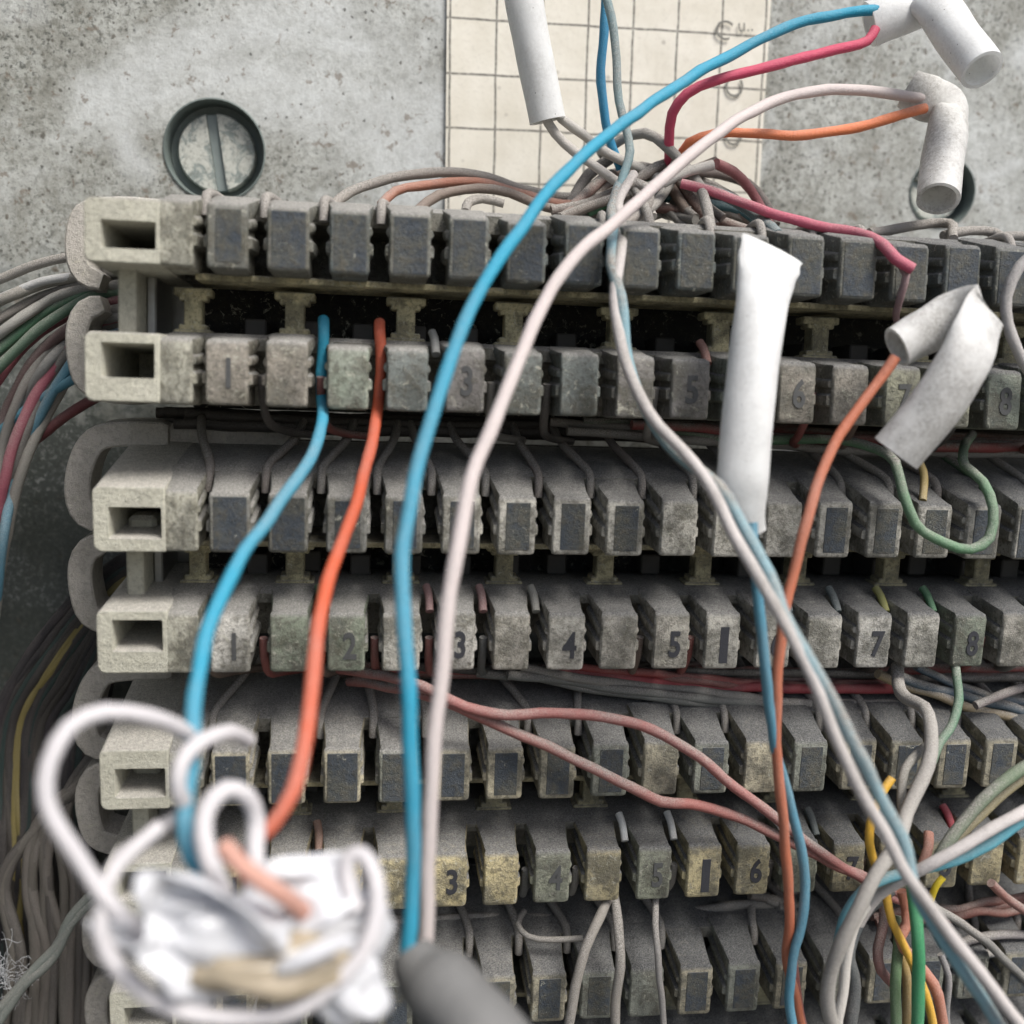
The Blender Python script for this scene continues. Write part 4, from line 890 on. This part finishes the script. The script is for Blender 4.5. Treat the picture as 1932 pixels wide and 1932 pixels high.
blob('film_fold', (365, 1835, 7.7), .42, .3, .26, M_FILM, .37, 1.7, 12, .5)
blob('film_fold', (590, 1800, 8.1), .40, .10, .09, M_FILM, .31, 1.4, 15, -.4)
blob('film_fold', (655, 1860, 7.6), .50, .3, .34, M_FILM, .37, 1.5, 19, .9)
blob('film_fold', (225, 1765, 7.4), .30, .14, .10, M_FILM, .43, 1.4, 23, .5)
blob('film_fold', (700, 1760, 7.3), .22, .2, .42, M_FILM, .31, 1.4, 27, .1)
def film_sheet(c, w, h, rot, seed, amp=.35):
    k = 22; V = []; Fc = []
    for j in range(k + 1):
        for i in range(k + 1):
            u, v_ = i / k - .5, j / k - .5; q = Vector((u * 1.7, v_ * 1.7, seed))
            d = mnoise.noise_vector(q) * amp + mnoise.noise_vector(q * 2.4) * amp * .3
            V.append(Vector((u * w, 0, v_ * h)) + Vector((d.x, d.y * 1.3, d.z)))
    for j in range(k):
        for i in range(k):
            a = j * (k + 1) + i; Fc.append([a, a + 1, a + k + 2, a + k + 1])
    me = mesh('film_sheet', V, Fc, M_FILM, True)
    o = link('film_sheet', me, sp, (0, 0, 0), rot); o.location = at(*c) - sp.location
    md = o.modifiers.new('thickness', 'SOLIDIFY'); md.thickness = .02
film_sheet((400, 1745, 7.9), 1.5, .8, (.5, .2, 0), 3.1)
film_sheet((560, 1710, 7.5), 1.4, .7, (-.4, -.4, .3), 7.7)
film_sheet((360, 1800, 7.9), 1.1, .7, (-.3, .5, .2), 19.9)
film_sheet((240, 1760, 7.4), .6, .4, (.2, .4, .2), 23.9, .2)
# grey sheathed cable the foreground wires run out of
b0 = at(790, 1835, 6.4); P = [at(775, 1790, 6.2), at(800, 1835, 6.4), at(850, 1885, 6.8), at(900, 1940, 7.2), at(960, 2010, 7.6)]
me = sweep('cable_sheath', catmull([p - P[0] for p in P], .15), .40, M_SHEATH, 24, lambda t: .62 + .55 * min(1, t * 3.0), .03, 3)
tag(link('cable_sheath', me, None, P[0]), 'grey cable sheath at the bottom, the long blue and white wires run into it', 'cable')
# fluff caught on the wires at the lower left
V = []; E_ = []; rnd = random.Random(5); base = at(8, 1835, -2.9)
rr = []
verts = []; faces = []
for k in range(60):
    c = Vector((rnd.gauss(0, .25), rnd.gauss(0, .1), rnd.gauss(0, .3))); d = Vector((rnd.gauss(0, 1), rnd.gauss(0, .5), rnd.gauss(0, 1))).normalized(); L = rnd.uniform(.2, .6)
    s = d.orthogonal().normalized() * .005; prev = None
    for q in range(6):
        t = q / 5 - .5; p = c + d * L * t + mnoise.noise_vector(c + d * t * 2) * .25
        verts += [p - s, p + s, p + s.cross(d)]
        if q:
            a = len(verts) - 6; faces += [[a, a + 1, a + 4, a + 3], [a + 1, a + 2, a + 5, a + 4], [a + 2, a, a + 3, a + 5]]
tag(link('lint', mesh('lint', verts, faces, M_FLUFF, True), None, base), 'tuft of pale lint caught on the wires at the left edge', 'lint', kind='stuff')
print('objects', len(bpy.data.objects), 'wires', wc[0])
